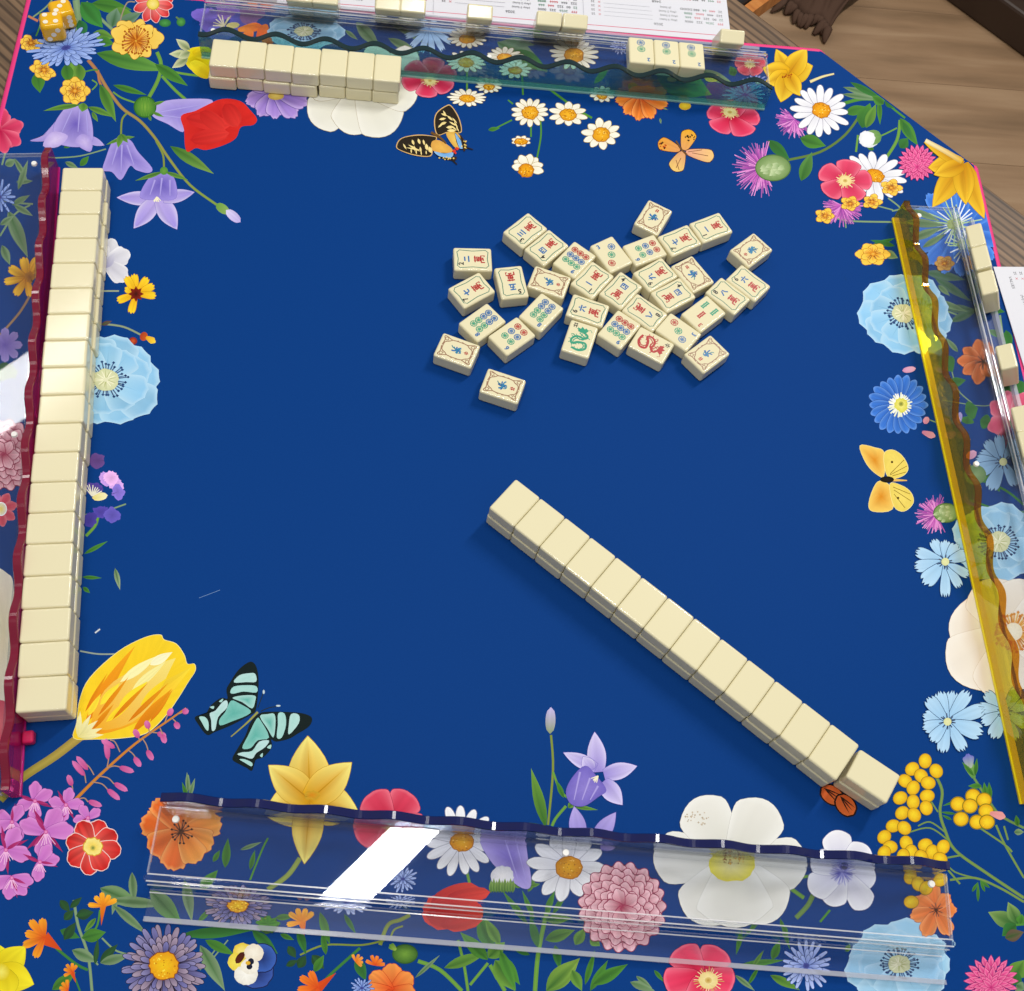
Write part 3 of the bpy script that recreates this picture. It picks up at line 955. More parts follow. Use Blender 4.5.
k = ink().blob([(181, 116), (195, 111), (205, 106), (222, 99), (240, 101), (250, 110), (257, 119), (253, 125), (241, 127), (236, 138), (224, 145), (206, 150), (196, 148), (188, 152), (185, 146), (184, 130)], 'ac1a1c', 'd42a24', (215, 124), pw=.8, rings=5)
for a in ((186, 118, -10, 45, 16), (190, 140, 10, 40, 15), (225, 104, -60, 26, 18), (200, 112, -35, 30, 16)):
    k.petal(*a, 'bc201f', 'd83630', shape='oval', streak=.12)
k.build('printed_poppy')
k = ink().blob([(186, 52), (196, 47), (212, 50), (212, 76), (196, 73), (186, 64)], 'c9a800', 'f0dc1e')
k.petal(190, 62, -35, 26, 14, 'f4e22e', 'd8b60c', shape='oval').petal(192, 52, -10, 22, 12, 'd9b90c', 'f2e032', shape='oval')
for p, q in (((190, 50), (176, 39)), ((188, 54), (169, 54)), ((188, 58), (172, 68)), ((190, 52), (178, 58))):
    k.leaf(p, q, 7, 'b9c08a', 'd8dcb0')
k.build('printed_rose')
k = ink()
for a, L in ((80, 24), (20, 25), (-30, 24), (-75, 22), (130, 24)):
    k.petal(0, 132, a, L, 22, 'b81848', 'e0486e', ce='ec7890', shape='spoon')
k.build('printed_rose')
cornflower(0, 197, 15, 17, 0, (14, 10, 6)).build('printed_cornflower')
k = ink()
for a, L, W in ((60, 22, 13), (100, 20, 12), (150, 20, 12), (190, 22, 10), (235, 20, 11), (280, 18, 10), (20, 16, 9)):
    k.petal(27, 278, a, L, W, 'b8741a', 'f0be3a', shape='spoon', notch=-.15, ol='a5661a', olw=.3, streak=.2)
k.disc(30, 277, 5, 6, '8a5a2a', 'b07a2a', jit=1).build('printed_coreopsis')
k = ink()
for a in range(0, 360, 45):
    k.petal(5, 345, a, 17, 11, '6a58a8', '9a8ac8', shape='spoon', notch=-.1)
k.build('printed_violet')
k = ink().disc(5, 372, 12, 9, '4f6f4a', '35573a', jit=1.5)
k.build('printed_leaf')


def zinnia(x, y, R, sy, rings, c=('a83252', 'f8c8d0'), ol='a03656', n0=16, wk=1.7):
    k = ink()
    k.at(x, y, 1, sy, 0)
    for r in range(rings):
        rad = R * (1 - r / rings) ** .85
        n = max(5, int(n0 * rad / R + 2))
        for i in range(n):
            a = 360 * (i + .5 * (r % 2)) / n + k.r.uniform(-3, 3)
            L = R * .42
            k.petal(0, 0, a, L, 2 * math.pi * rad / n * wk * .8, c[0], c[1], shape='spoon', r0=max(0, rad - L), ol=ol, olw=.7, streak=.16, nl=5, nw=4)
    return k


zinnia(4, 455, 36, 1, 5).build('printed_zinnia')
k = ink()
for a in (60, 15, -35, -80, 110):
    k.petal(0, 509, a, 18, 13, 'c42848', 'de5a6c', ce='eb8a94', shape='spoon')
k.disc(1, 509, 5, 6, 'f4d860', 'f0ead0', ol='ffffff').build('printed_primrose')
k = ink()
for a, L, W in ((80, 32, 40), (30, 24, 40), (-20, 22, 40), (-70, 50, 44), (-88, 85, 40)):
    k.petal(-8, 605, a, L, W, 'e6d29a', 'f2e8cc', shape='spoon')
k.blob([(-10, 578), (8, 574), (14, 590), (14, 650), (8, 698), (-10, 702)], 'eadfb8', 'f1ead6').build('printed_cream_blossom')
ink().blob([(-8, 705), (6, 702), (9, 720), (5, 742), (-8, 745)], 'e5707a', 'c8485e').build('printed_rose')
k = ink()
for a, L, W in ((70, 26, 26), (20, 28, 26), (-40, 30, 26), (110, 20, 24)):
    k.petal(105, 262, a, L, W, 'b9b8cc', 'dcdce4', ce='e8e8ee', shape='spoon', notch=.05)
k.petal(106, 268, 60, 18, 8, '9a98bc', 'd0d0de', shape='lance').build('printed_white_pea')
k = ink()
for a in (95, 55, 25, -5, 255, 200, 150, 120):
    k.petal(136, 294, a, 19 if a != 150 else 12, 10, 'e6a414', 'f6d02e', shape='spoon', notch=-.15, ol='b57a10', olw=.3)
for a in range(0, 360, 45):
    k.petal(136, 294, a, 8, 4, '5a1812', '8a2414', shape='lance')
k.disc(136, 294, 4.5, 5, '3a100c', '7a2014', jit=.8).build('printed_coreopsis')
k = ink().petal(140, 335, -20, 8, 9, 'a83a20', 'c85a20', shape='oval').petal(146, 337, -30, 11, 9, 'e0a020', 'f4d040', shape='spoon').disc(133, 341, 4.2, 3.8, 'd05a30', '8a2018')
k.build('printed_bud')
blue_poppy(106, 380, 56, 48, 10, 0, .23, (0, 0)).build('printed_blue_poppy')
k = ink()
for x, y, c in ((98, 460, '5a3f7a'), (108, 478, 'b08ad0'), (116, 484, 'c49ad8'), (118, 492, '7a68c0'), (95, 490, '4a3a88'), (100, 512, '4a3f98'), (112, 515, '5a50a8'), (90, 520, '3f3688'), (112, 478, 'd4a4d8')):
    k.blob([(x + 9 * math.cos(t) * k.r.uniform(.6, 1.1), y + 8 * math.sin(t) * k.r.uniform(.6, 1.1)) for t in [i * .785 for i in range(8)]], c, tuple(v * 1.4 for v in lin(c)), jit=.8)
k.petal(92, 498, 10, 16, 8, 'e8d87a', 'f2ecc0', shape='oval').hairs(92, 496, 8, 0, 12, 1.3, ['e8e4d0'], 20, 140)
k.build('printed_pansy')

# ---- tulip
k = ink().blob([(74, 738), (77, 722), (80, 700), (90, 678), (118, 652), (144, 638), (160, 635), (164, 640), (176, 644), (184, 655), (187, 664), (194, 664), (195, 671), (188, 682), (178, 698), (165, 716), (146, 733), (120, 738), (95, 739)], 'f2c418', 'f4d02a', (125, 700), ol='f6ea9a', olw=.6)
k.petal(84, 726, 52, 95, 11, 'e07a14', 'f0a51c', shape='lance', bend=9)
k.petal(95, 735, 42, 118, 24, 'e89018', 'f4d838', shape='lance', bend=-14)
k.petal(90, 730, 40, 112, 44, 'efa81a', 'f2e07a', shape='lance', streak=.02)
for dx, dy, L, W, a, c in ((120, 682, 46, 9, 35, 'f6efae'), (132, 690, 44, 8, 40, 'f4ea9a'), (150, 665, 26, 9, 30, 'f7f2c4'), (100, 705, 30, 8, 48, 'f7de3a'), (118, 708, 40, 9, 42, 'f7dc30'), (140, 706, 40, 7, 46, 'f6d428'), (88, 716, 26, 6, 60, 'f6dc3a'), (106, 722, 40, 8, 40, 'f6d42a')):
    k.petal(dx, dy, a, L, W, c, c, shape='lance')
for dx, dy, L, W, a in ((85, 712, 45, 4, 60), (98, 716, 50, 4.5, 52), (112, 720, 52, 4.5, 46), (128, 722, 56, 5, 44), (92, 730, 34, 5, 50), (150, 722, 40, 5, 55), (132, 733, 60, 9, 48)):
    k.petal(dx, dy, a, L, W, 'd9760e', 'e89a18', shape='lance')
for a in (20, 40, 60, 85, 5):
    k.petal(78, 737, a, 26, 6, 'e6dc8c', 'f2ecb8', shape='lance')
k.build('printed_tulip')

# ---- fireweed
k = ink()
for st, b0, ang, L in (([(107, 768), (109, 755), (107, 745)], (108, 760), 95, 22), ([(120, 752), (115, 742), (110, 740)], (115, 748), 150, 16), ([(94, 775), (90, 768), (86, 764)], (88, 770), 130, 18), ([(86, 783), (84, 772), (80, 769)], (85, 776), 130, 20), ([(73, 792), (72, 785), (70, 782)], (72, 786), 110, 12),
                       ([(107, 768), (114, 766), (120, 767)], (119, 767), -18, 16), ([(98, 776), (108, 778), (114, 784)], (114, 783), -30, 16), ([(92, 782), (102, 784), (108, 790)], (107, 789), -40, 17), ([(76, 800), (84, 798), (88, 802)], (88, 801), -20, 15), ([(128, 750), (133, 754), (137, 760)], (134, 757), -55, 12), ([(142, 738), (146, 744), (148, 750)], (147, 750), -60, 12),
                       ([(150, 732), (158, 733)], (157, 733), -20, 10), ([(160, 728), (163, 735)], (162, 734), -70, 10), ([(172, 718), (176, 722)], (175, 722), -60, 8), ([(165, 722), (168, 714)], (168, 716), 60, 9), ([(150, 734), (148, 726)], (149, 729), 110, 9), ([(140, 742), (137, 732)], (139, 738), 120, 10), ([(178, 714), (184, 712)], (182, 712), 10, 7)):
    k.stem(st, 1.2, 'b08a70')
    k.petal(b0[0], b0[1], ang, L, 6, 'c04a88', 'd878b4', shape='oval', streak=.12)
k.build('printed_fireweed')


def fireweed(x, y, R, angs, sep=()):
    k = ink()
    for a in sep:
        k.petal(x, y, a, R * .95, R * .16, '8a1a5a', 'a82a68', shape='lance')
    for a in angs:
        k.petal(x, y, a, R, R * .85, 'c06cc0', 'd07cc8', ce='dc94d4', shape='spoon', ol='8e3f96', olw=.3, streak=.07)
    for a in sep[:2]:
        k.petal(x, y, a + 7, R * .7, R * .14, '9a1f60', 'b83a78', shape='lance')
    k.hairs(x, y, 6, 0, R * .6, 1, ['f0b8e0'], 230, 310)
    k.disc(x, y, 2.2, 2.2, 'f0a0d0', 'c04090', n=8)
    return k.build('printed_fireweed')


fireweed(35, 801, 20, (88, 30, 200, 270), (160, -20, 245))
fireweed(12, 822, 20, (60, 150, 200, 300), (80, 250))
fireweed(66, 805, 18, (75, 165, 5, 255), (120, 300, 215))
fireweed(88, 818, 15, (35, 190, 120), (200,))
fireweed(46, 832, 28, (60, 160, 5, 262), (118, 222, 310, 40))
fireweed(6, 850, 26, (60, -15, 190, 240), (100, 25, 275))
fireweed(40, 862, 20, (262, 10, 60), (155, 345))
fireweed(12, 878, 22, (200, 260, 310, 350), (285, 330))
k = ink()
for a, L, W in ((70, 30, 26), (30, 30, 26), (-8, 31, 24), (115, 30, 24), (165, 28, 24), (215, 30, 26), (262, 30, 22), (300, 28, 26)):
    k.petal(92, 847, a, L, W, 'e06058', 'c8201e', shape='spoon', ol='f0cfca', olw=.7, notch=.08, streak=.28, nw=7)
k.disc(93, 847, 9, 8.5, 'f2cf4a', 'f4e48a', jit=1, ol='d8a830').disc(93, 848, 3, 3, '5a7a3a', 'e8d060', n=8).build('printed_anemone', 'red petals with white rims')

# ---- lower left corner
k = ink()
for a, L, W in ((95, 28, 30), (45, 36, 30), (-20, 36, 32), (-75, 30, 34)):
    k.petal(0, 972, a, L, W, 'd8be14', 'f4e62e', shape='tip', ol='a8a01a', olw=.3, streak=.1)
k.disc(1, 972, 9, 9, 'f2e66a', 'd9c21a').build('printed_daffodil')


def orange_trumpet(x, y, a, R, tube=None, c=('d8501c', 'f0a028')):
    k = ink()
    if tube:
        k.petal(x, y, tube[0], tube[1], tube[2], c[0], 'c8481c', shape='tri', r0=0)
    for i, d in enumerate((-55, -22, 15, 50, 95)):
        k.petal(x, y, a + d, R * k.r.uniform(.85, 1.05), R * .5, c[0], c[i % 2] if i % 2 else c[1], shape='spoon', notch=-.12, streak=.16)
    return k.build('printed_trumpet_flower')


orange_trumpet(44, 938, 150, 22, (-35, 22, 14))
orange_trumpet(103, 906, 80, 14, (-95, 20, 6), ('e07a1c', 'f6b02a'))
orange_trumpet(72, 972, 110, 9, (-70, 12, 5))
orange_trumpet(68, 990, 150, 10)
orange_trumpet(302, 922, 95, 15, (-80, 14, 8), ('e8801c', 'f2b030'))
orange_trumpet(318, 988, 170, 20, (40, 24, 10), ('d84a1a', 'f08028'))
orange_trumpet(356, 962, 20, 8, None, ('e07020', 'f0a040'))
orange_trumpet(375, 965, 60, 10, None, ('d84a1a', 'f08a30'))


def aster(x, y, R, sy, eye, n=34):
    k = ink()
    k.at(x, y, 1, sy, 0)
    k.disc(0, 0, R * .7, R * .7, '2a2238', '2a2238')
    for ring, sc in ((0, 1), (1, .78), (2, .6)):
        for i in range(n - 8 * ring):
            a = 360 * (i + .5 * ring) / (n - 8 * ring) + k.r.uniform(-5, 5)
            c = k.r.choice((('4a4470', '8f8ab8'), ('5a4a68', 'a896ac'), ('3f3a66', '7a78b0')))
            k.petal(0, 0, a, R * sc * k.r.uniform(.85, 1.05) * .6, R * .17, c[0], c[1], shape='spoon', r0=R * sc * .4, ol='241c30', olw=.5, nl=4, nw=2)
    k.disc(0, 0, R * eye, R * eye, 'f0c820', 'e39a18', jit=1.2, ol='8a4a14')
    k.dots(0, 0, R * eye * .9, R * eye * .9, 40, ['fbe04a', 'c98412', 'f4b61e'], 1)
    return k


aster(164, 966, 43, .95, .34).build('printed_aster')
aster(238, 906, 34, .6, .3).build('printed_aster')
k = ink()
for x, y, rx, ry, c0, c1 in ((256, 972, 17, 16, '1a2458', '3a58a8'), (262, 958, 14, 14, '20306a', '3a60b4'), (243, 952, 10, 9, 'f4e48a', 'e8c83a'), (236, 962, 8, 9, 'f2e060', 'e8d048'), (254, 953, 10, 9, 'f6f0e0', 'e8dcc8'), (246, 975, 12, 10, 'f8f6ee', 'e8e4d8'), (250, 966, 9, 8, 'f8f4ea', 'ece6d6')):
    k.disc(x, y, rx, ry, c0, c1, jit=.5, ol='1c2450' if rx > 12 else None)
k.petal(244, 952, 235, 14, 7, '4a1c14', '5a2418', shape='oval').petal(251, 958, 270, 7, 6, '20243a', '141830', shape='oval').petal(248, 964, 300, 6, 6, '20243a', '141830', shape='oval').disc(248, 963, 2.5, 2, 'e8c040', 'd8a020', n=8)
k.build('printed_pansy')
cornflower(347, 902, 25, 13, 0, (20, 14, 8), ('6f86c8', 'b9c8f0')).build('printed_cornflower')
cornflower(403, 879, 15, 14, 0, (16, 10, 6), ('6a82c6', 'b0c2ee')).build('printed_cornflower')
cornflower(400, 902, 15, 7, 0, (16, 10, 6), ('6a82c6', 'b0c2ee')).build('printed_cornflower')
k = ink()
for a, L, W in ((60, 34, 34), (15, 36, 30), (105, 30, 30), (-25, 30, 34), (165, 36, 30), (210, 32, 34), (255, 34, 30), (300, 30, 32), (130, 36, 24)):
    k.petal(181, 832, a, L * 1.12, W, 'e0702a', 'f0a048' if a in (60, 15, 300, -25) else 'e8682a', ce='f0a860', shape='broad', notch=-.08, ol='b8481a', olw=.3, streak=.14, nw=6)
k.hairs(181, 832, 14, 0, 12, 1.3, ['3a2418', '5a3018'], tip=['2a1a14'])
k.build('printed_hibiscus')
k = ink().disc(452, 911, 30, 20, 'c8282c', 'd83a34', jit=2)
for a in ((430, 905, 20, 52, 22), (425, 915, -5, 58, 24), (440, 925, 15, 45, 18), (445, 900, 10, 46, 16)):
    k.petal(*a, 'b8222a', 'e04438', shape='oval', streak=.12)
k.build('printed_poppy')
k = ink()
for a, L, W in ((90, 30, 26), (40, 28, 24), (-10, 26, 26), (140, 30, 24), (185, 30, 26), (240, 28, 26)):
    k.petal(392, 991, a, L, W, 'd8481c', 'f0984a', shape='spoon', notch=.1, ol='b83a14', olw=.4, streak=.14)
k.build('printed_hibiscus')
cornflower(362, 988, 12, 10, 0, (14, 10, 6)).build('printed_cornflower')
k = ink().disc(405, 954, 12, 9, '6f9a3a', '3f6a2a', ol='2f5524').petal(396, 950, 140, 8, 9, '8fae4a', '5a8a30', shape='spoon', notch=-.2)
k.build('printed_bud')
k = ink().disc(268, 925, 10, 8, '5a7a3a', '3a5a2a', jit=1.5).disc(265, 922, 5, 4, 'd8b830', '8a8a2a', jit=.6)
for a in range(0, 360, 30):
    k.leaf((268, 924), (268 + 13 * math.cos(a), 924 + 9 * math.sin(a)), 4, GR)
k.build('printed_bud')
lily(310, 800, ((198, 48, 40), (-14, 50, 40), (-95, 64, 30), (92, 64, 40), (140, 54, 32), (42, 56, 32)), ('d9a016', 'f6ea84'), 'c98a10').disc(312, 795, 8, 5, 'd98a1a', 'c9a02a', jit=1).build('printed_lily')
wild_rose(390, 822, 40, 1.0, 5, 0, ('c0203f', 'dd4560'), 'ea7488', .22, 54).build('printed_wild_rose')
daisy(460, 842, 37, 37, 15, 0, (.3, .24), (2, 0), ph=3).build('printed_daisy')
k = bell([(480, 838), (500, 828), (522, 835), (528, 860), (531, 885), (522, 888), (505, 875), (490, 860)], '7c6cc4', 'b0a2e2', folds=[((505, 840), (518, 880)), ((515, 838), (526, 880))])
k.build('printed_bellflower')
k = ink().disc(502, 876, 12, 10, 'f4f2f4', 'dcdce4', jit=.8)
for i in range(9):
    k.leaf((491 + i * 2.7, 893), (491 + i * 2.8, 880 - (i % 2) * 2), 4, GR2, '8fae5a')
k.build('printed_bud')
daisy(567, 866, 40, 36, 12, 0, (.32, .3), (2, 2), ph=8, w=1.1).build('printed_daisy')
k = ink()
for a in ((580, 840, 100, 34, 18), (595, 842, 55, 36, 18), (600, 845, 10, 20, 16)):
    k.petal(*a, '8f80d0', 'b6a8e4', shape='tip', ol='6f62b8', olw=.3)
k.build('printed_bellflower')
zinnia(622, 907, 44, 1.03, 6, n0=17).build('printed_zinnia')
wild_rose(700, 975, 40, .9, 5, 0, ('d02048', 'e84468'), 'f27a94', .32, 54, (8, 6)).build('printed_wild_rose')
# white magnolia-like blossom
k = ink()
for a, L, W in ((176, 80, 62), (-2, 74, 62), (235, 72, 66), (308, 72, 66), (272, 66, 90), (122, 74, 62), (60, 70, 64)):
    k.petal(733, 862, a, L, W, 'd9d8cc', 'e9e7df', ce='f0efe9', shape='broad', ol='bdbbb0', olw=.3, streak=.03, nw=8)
k.dots(697, 818, 12, 8, 26, ['c9b8a0', 'b8a890'], .9)
k.disc(732, 865, 23, 17, 'd9d29a', 'e2d64a', jit=1).dots(733, 858, 12, 7, 40, ['b08a4a', 'd8a84a', '8a5a2a'], 1.2)
k.build('printed_white_blossom')
k = ink()
for a, L, W in ((100, 42, 34), (45, 36, 34), (-15, 34, 32), (-55, 44, 30), (-110, 36, 32), (-150, 38, 34), (155, 34, 30)):
    k.petal(842, 872, a, L, W, 'c8c6dc', 'eeedf4', ce='f4f4f8', shape='broad', ol='a8a6c4', olw=.4, streak=.04, nw=6)
k.hairs(842, 872, 40, 0, 14, 1, ['5a58b0', '8a8ad0', 'c0bce0']).disc(844, 866, 4, 4, '3a3a4a', '5a5a88').build('printed_anemone', 'white petals with violet eye')
cornflower(806, 966, 25, 24, 0, (20, 14, 10), ('6f86d0', 'b4c4f2')).build('printed_cornflower')
blue_poppy(899, 964, 56, 46, 9, 0, .2, (0, 0), ('a8d4ec', '9ccdec')).build('printed_blue_poppy')
k = ink()
for a, L, W in ((100, 28, 20), (150, 24, 20), (195, 26, 20), (245, 28, 22), (300, 28, 20), (0, 20, 20), (50, 20, 18)):
    k.petal(936, 910, a, L, W, 'd86830', 'ee8a48', ce='f2a468', shape='spoon', notch=-.08, ol='b84a1c', olw=.3, streak=.14)
k.hairs(936, 910, 10, 0, 8, 1, ['4a2414']).build('printed_hibiscus')
# tansy heads
k = ink()
for x, y in ((925, 761), (912, 769), (936, 771), (905, 781), (921, 776), (928, 783), (913, 788), (900, 798), (927, 796), (913, 802), (926, 808), (902, 813), (914, 815), (893, 826), (904, 828), (884, 837), (890, 847), (906, 843), (911, 852), (925, 845), (932, 852), (943, 847), (921, 857), (940, 859), (884, 853), (903, 856), (910, 877), (911, 902), (918, 884), (926, 888), (940, 880)):
    a = k.r.uniform(0, 3.1); rx, ry = 7.2, 6.2
    pts = [(x + rx * math.cos(t) * math.cos(a) - ry * math.sin(t) * math.sin(a), y + rx * math.cos(t) * math.sin(a) + ry * math.sin(t) * math.cos(a)) for t in [i * .628 for i in range(10)]]
    k.blob(pts, 'f5d42c', 'e0a51a', (x - 1, y - 1), k=2, ol='8a7a1c', olw=.5, pw=1.6)
k.build('printed_tansy')
k = ink()
for x, y in ((973, 796), (984, 800), (958, 804), (970, 806), (961, 819), (986, 811), (977, 822), (987, 822)):
    k.disc(x, y, 7, 6.6, 'f5d42c', 'e0a51a', ol='8a7a1c', pw=1.6)
k.petal(990, 813, -15, 16, 11, 'd88a88', 'e8a0a0', shape='spoon').build('printed_tansy')
k = ink().petal(974, 778, 112, 20, 13, '5f9048', '7faa58', shape='spoon').petal(970, 768, 100, 14, 15, 'a8b8a0', '6a6ac8', shape='spoon', notch=-.1).leaf((974, 776), (962, 762), 4, GR).leaf((975, 776), (977, 758), 4, GR)
k.build('printed_bud')


def clover(x, y, R, sy, c=('c82a78', 'ee5a98')):
    k = ink()
    k.at(x, y, 1, sy, 0)
    for ring in range(6):
        sc = 1 - ring * .17
        n = max(4, int(20 * sc))
        for i in range(n):
            a = 360 * (i + .5 * (ring % 2)) / n
            k.petal(0, ring * R * .05, a, R * .42, R * .2, c[0], c[1], ce='f48ab4', shape='lance', r0=max(0, R * sc - R * .42), ol='b02068', olw=.4, nl=4, nw=2)
    return k


clover(991, 981, 27, .95).build('printed_clover')
k = ink()
for x0, y0, a in ((822, 788, -35), (838, 796, -50)):
    k.petal(x0, y0, a, 24, 17, 'c85a2a', 'd86a34', shape='oval', ol='241814', olw=1.4)
    for d in (-20, 0, 20):
        k.petal(x0 + 2, y0, a + d * .6, 20, 1.4, '241814', '3a2018', shape='lance', nl=4, nw=2)
k.build('printed_butterfly', 'orange and black butterfly half under a tile')

# ---- bell flower below the middle
k = ink().petal(550, 734, 88, 27, 10, '8a9a6a', 'c4b8e6', shape='oval'); k.build('printed_bud')
k = ink()
for a in ((598, 772, 95, 40, 20), (596, 768, 155, 36, 15), (604, 775, 15, 34, 18), (603, 782, -50, 30, 20), (592, 770, 125, 16, 14)):
    k.petal(*a, '9a8ad6', 'd2c8f0', ce='dcd4f4', shape='tip', ol='7468bc', olw=.3)
k.blob([(585, 766), (596, 776), (606, 790), (598, 797), (584, 806), (571, 804), (566, 792), (572, 778)], '8f80d0', '7466c0', ol='5f54a8', olw=.3)
for p, q in (((580, 772), (574, 800)), ((590, 778), (582, 800)), ((598, 786), (590, 800))):
    k.stem([p, q], 2.4, 'a99ce0', 1)
k.hairs(598, 776, 5, 0, 8, 1.2, ['f4ecc8'], 200, 260).build('printed_bellflower')

# ---- top edge blossoms
wd = ink()
for x, y, c in ((205, 15, '6a58b0'), (215, 25, '5a4aa0'), (228, 12, '7a5aa8'), (240, 22, '4a4aa0'), (220, 34, '5a58a8'), (250, 15, '6a4a78')):
    wd.blob([(x + 15 * math.cos(t) * wd.r.uniform(.6, 1.1), y + 10 * math.sin(t) * wd.r.uniform(.6, 1.1)) for t in [i * .785 for i in range(8)]], c, tuple(v * 1.35 for v in lin(c)), jit=.8)
wd.hairs(224, 26, 9, 0, 13, 1.4, ['e4dcb8', 'cfc89a'], 40, 240).petal(226, 26, 5, 14, 6, 'e4d88a', 'd2c878', shape='oval').build('printed_pansy')
k = ink().petal(238, 30, 10, 24, 12, 'f0902a', 'e86a20', shape='spoon').petal(258, 40, 60, 18, 16, 'e0501c', 'ee7a2a', shape='spoon').petal(262, 42, 20, 14, 14, 'e86a20', 'd84a1a', shape='spoon').petal(250, 42, 100, 14, 14, 'e0501c', 'f08a30', shape='spoon')
k.build('printed_trumpet_flower')
blue_poppy(304, 32, 40, 21, 10, 0, .24, (0, -1), ('9cc8e4', '8abde0')).build('printed_blue_poppy')
k = ink()
for a, L, W in ((200, 30, 22), (235, 28, 24), (270, 26, 24), (310, 32, 24), (340, 34, 22), (160, 26, 18)):
    k.petal(275, 92, a, L, W, '6f58b4', 'ad8ed8', ce='c4acdf', shape='spoon', ol='5a4698', olw=.5, notch=-.08, streak=.12)
k.disc(276, 96, 8, 4, 'e0c868', 'c8a850').build('printed_mallow')
k = ink()
for a, L, W in ((215, 62, 50), (255, 50, 52), (300, 56, 56), (350, 56, 44), (30, 64, 34), (60, 44, 36), (150, 50, 40), (180, 54, 36)):
    k.petal(362, 86, a, L, W, 'd8d6c8', 'e4e2d6', ce='ebe9e0', shape='broad', ol='b4a88e', olw=.4, streak=.03, nw=6)
k.disc(366, 94, 12, 7, 'e0c878', 'd8b850').build('printed_white_blossom')
wild_rose(430, 78, 30, .74, 6, 0, ('b8183c', 'd8385c'), 'ee86a0', .26, 20, (0, 4)).build('printed_wild_rose')
k = ink()
for a in (200, 225, 250, 275, 300, 325, 350):
    k.petal(430, 28, a, 24, 8, '8ab4e2', 'b4d0f2', shape='spoon', notch=-.2, ol='4a6aa8', olw=.3)
k.build('printed_chicory')
CH = ('eadfc0', 'f4f0e2')
for x, y, rx, ry, n_ in ((467, 38, 20, 11, 16), (466, 62, 20, 11, 15), (505, 57, 19, 10, 14), (574, 54, 25, 17, 18), (515, 70, 17, 9, 12), (467, 98, 20, 9, 15), (489, 86, 14, 8, 12), (602, 94, 13, 9, 10)):
    daisy(x, y, rx, ry, n_, -3, (.36, .4), (0, 2), c=CH, ol='8f7a44', d0='f0b428', d1='d8901c').build('printed_chamomile')
for x, y, rx, ry, n_, ro in ((530, 112, 20, 15, 14, 0), (568, 114, 20, 13, 10, 0), (601, 134, 21, 16, 10, 10)):
    daisy(x, y, rx, ry, n_, ro, (.38, .42), (0, 1), c=CH, ol='a8924c', d0='f0b428', d1='dd981c').build('printed_chamomile')
daisy(521, 141, 10, 6, 8, 0, (.6, .5), (0, 1), c=CH, ol='a8924c').build('printed_chamomile')
daisy(527, 168, 17, 14, 7, 0, (.42, .46), (-1, 3), c=CH, ol='a8924c', arc=(-30, 190)).build('printed_chamomile')
k = ink()
for a, L, W in ((190, 26, 18), (225, 24, 18), (260, 24, 20), (295, 24, 18), (340, 26, 18), (10, 24, 16)):
    k.petal(642, 96, a, L, W, 'c83e1a', 'ee8a34', ce='f0a058', shape='spoon', notch=-.1, ol='a83414', olw=.4, streak=.16)
k.disc(644, 92, 16, 6, 'd84a1c', 'e8702a', jit=1).build('printed_hibiscus')
ink().disc(685, 106, 6, 4, 'f0c838', 'd8a828').disc(672, 79, 5, 3, 'f0d040', 'e0b020').petal(704, 78, 0, 16, 8, 'e8c02a', 'f2d84a', shape='oval').build('printed_yellow_flower')
wild_rose(733, 118, 30, .66, 5, -8, ('c4183c', 'e03e64'), 'f07a96', .3, 18, (-4, -8)).build('printed_wild_rose')
wild_rose(750, 64, 17, .8, 5, 0, ('b8203c', 'd84a5c'), 'ea8a94', .3, 18).build('printed_wild_rose')
cornflower(756, 82, 14, 7, 0, (16, 10, 6), ('5a68b8', '9aa8e0')).build('printed_cornflower')
cornflower(745, 95, 22, 12, 0, (16, 10, 6), ('2f6a9a', '5a9ac0')).build('printed_cornflower')
cornflower(620, 46, 10, 9, 0, (14, 8, 6), ('6a7ac0', 'b0bce8')).build('printed_cornflower')
# upper right corner
lily(788, 75, ((115, 28, 15), (20, 26, 22), (55, 32, 20), (165, 26, 20), (200, 24, 16), (255, 28, 20), (-60, 24, 15)), ('d8a010', 'f2cf3c')).stem([(810, 82), (822, 77), (834, 74)], 3, 'e4d49a', 1.6).dots(787, 76, 6, 3, 12, ['a8500c', '8a3a0c'], .9).build('printed_lily')
thistle(795, 120, 20, None, None, 130, 330).build('printed_thistle')
daisy(820, 111, 31, 26, 16, -15, (.28, .28), (1, -1)).build('printed_daisy')
thistle(762, 168, 31, (773, 168), (17, 12.5), 75, 300).build('printed_thistle')
k = ink().disc(869, 139, 10, 8.5, 'f6f6f4', 'd8dce0', jit=.6).petal(864, 139, 10, 18, 15, '8fae6a', '5f8f48', shape='oval').disc(867, 139, 8, 8, 'f8f8f6', 'e4e6ea', jit=.8)
k.build('printed_bud')
thistle(842, 206, 22, None, None, 150, 400).build('printed_thistle')
daisy(874, 176, 33, 25, 15, -20, (.26, .24), (1, -1)).build('printed_daisy')
wild_rose(845, 181, 29, .78, 5, -8, ('c4204a', 'e04a6c'), 'ee7c94', .3, 14).build('printed_wild_rose')
for x, y, r in ((850, 204, 11), (872, 202, 11), (891, 188, 12), (825, 216, 11)):
    yellow_rose(x, y, r, .75, 5).build('printed_yellow_flower')
clover(917, 163, 19, .95).build('printed_clover')
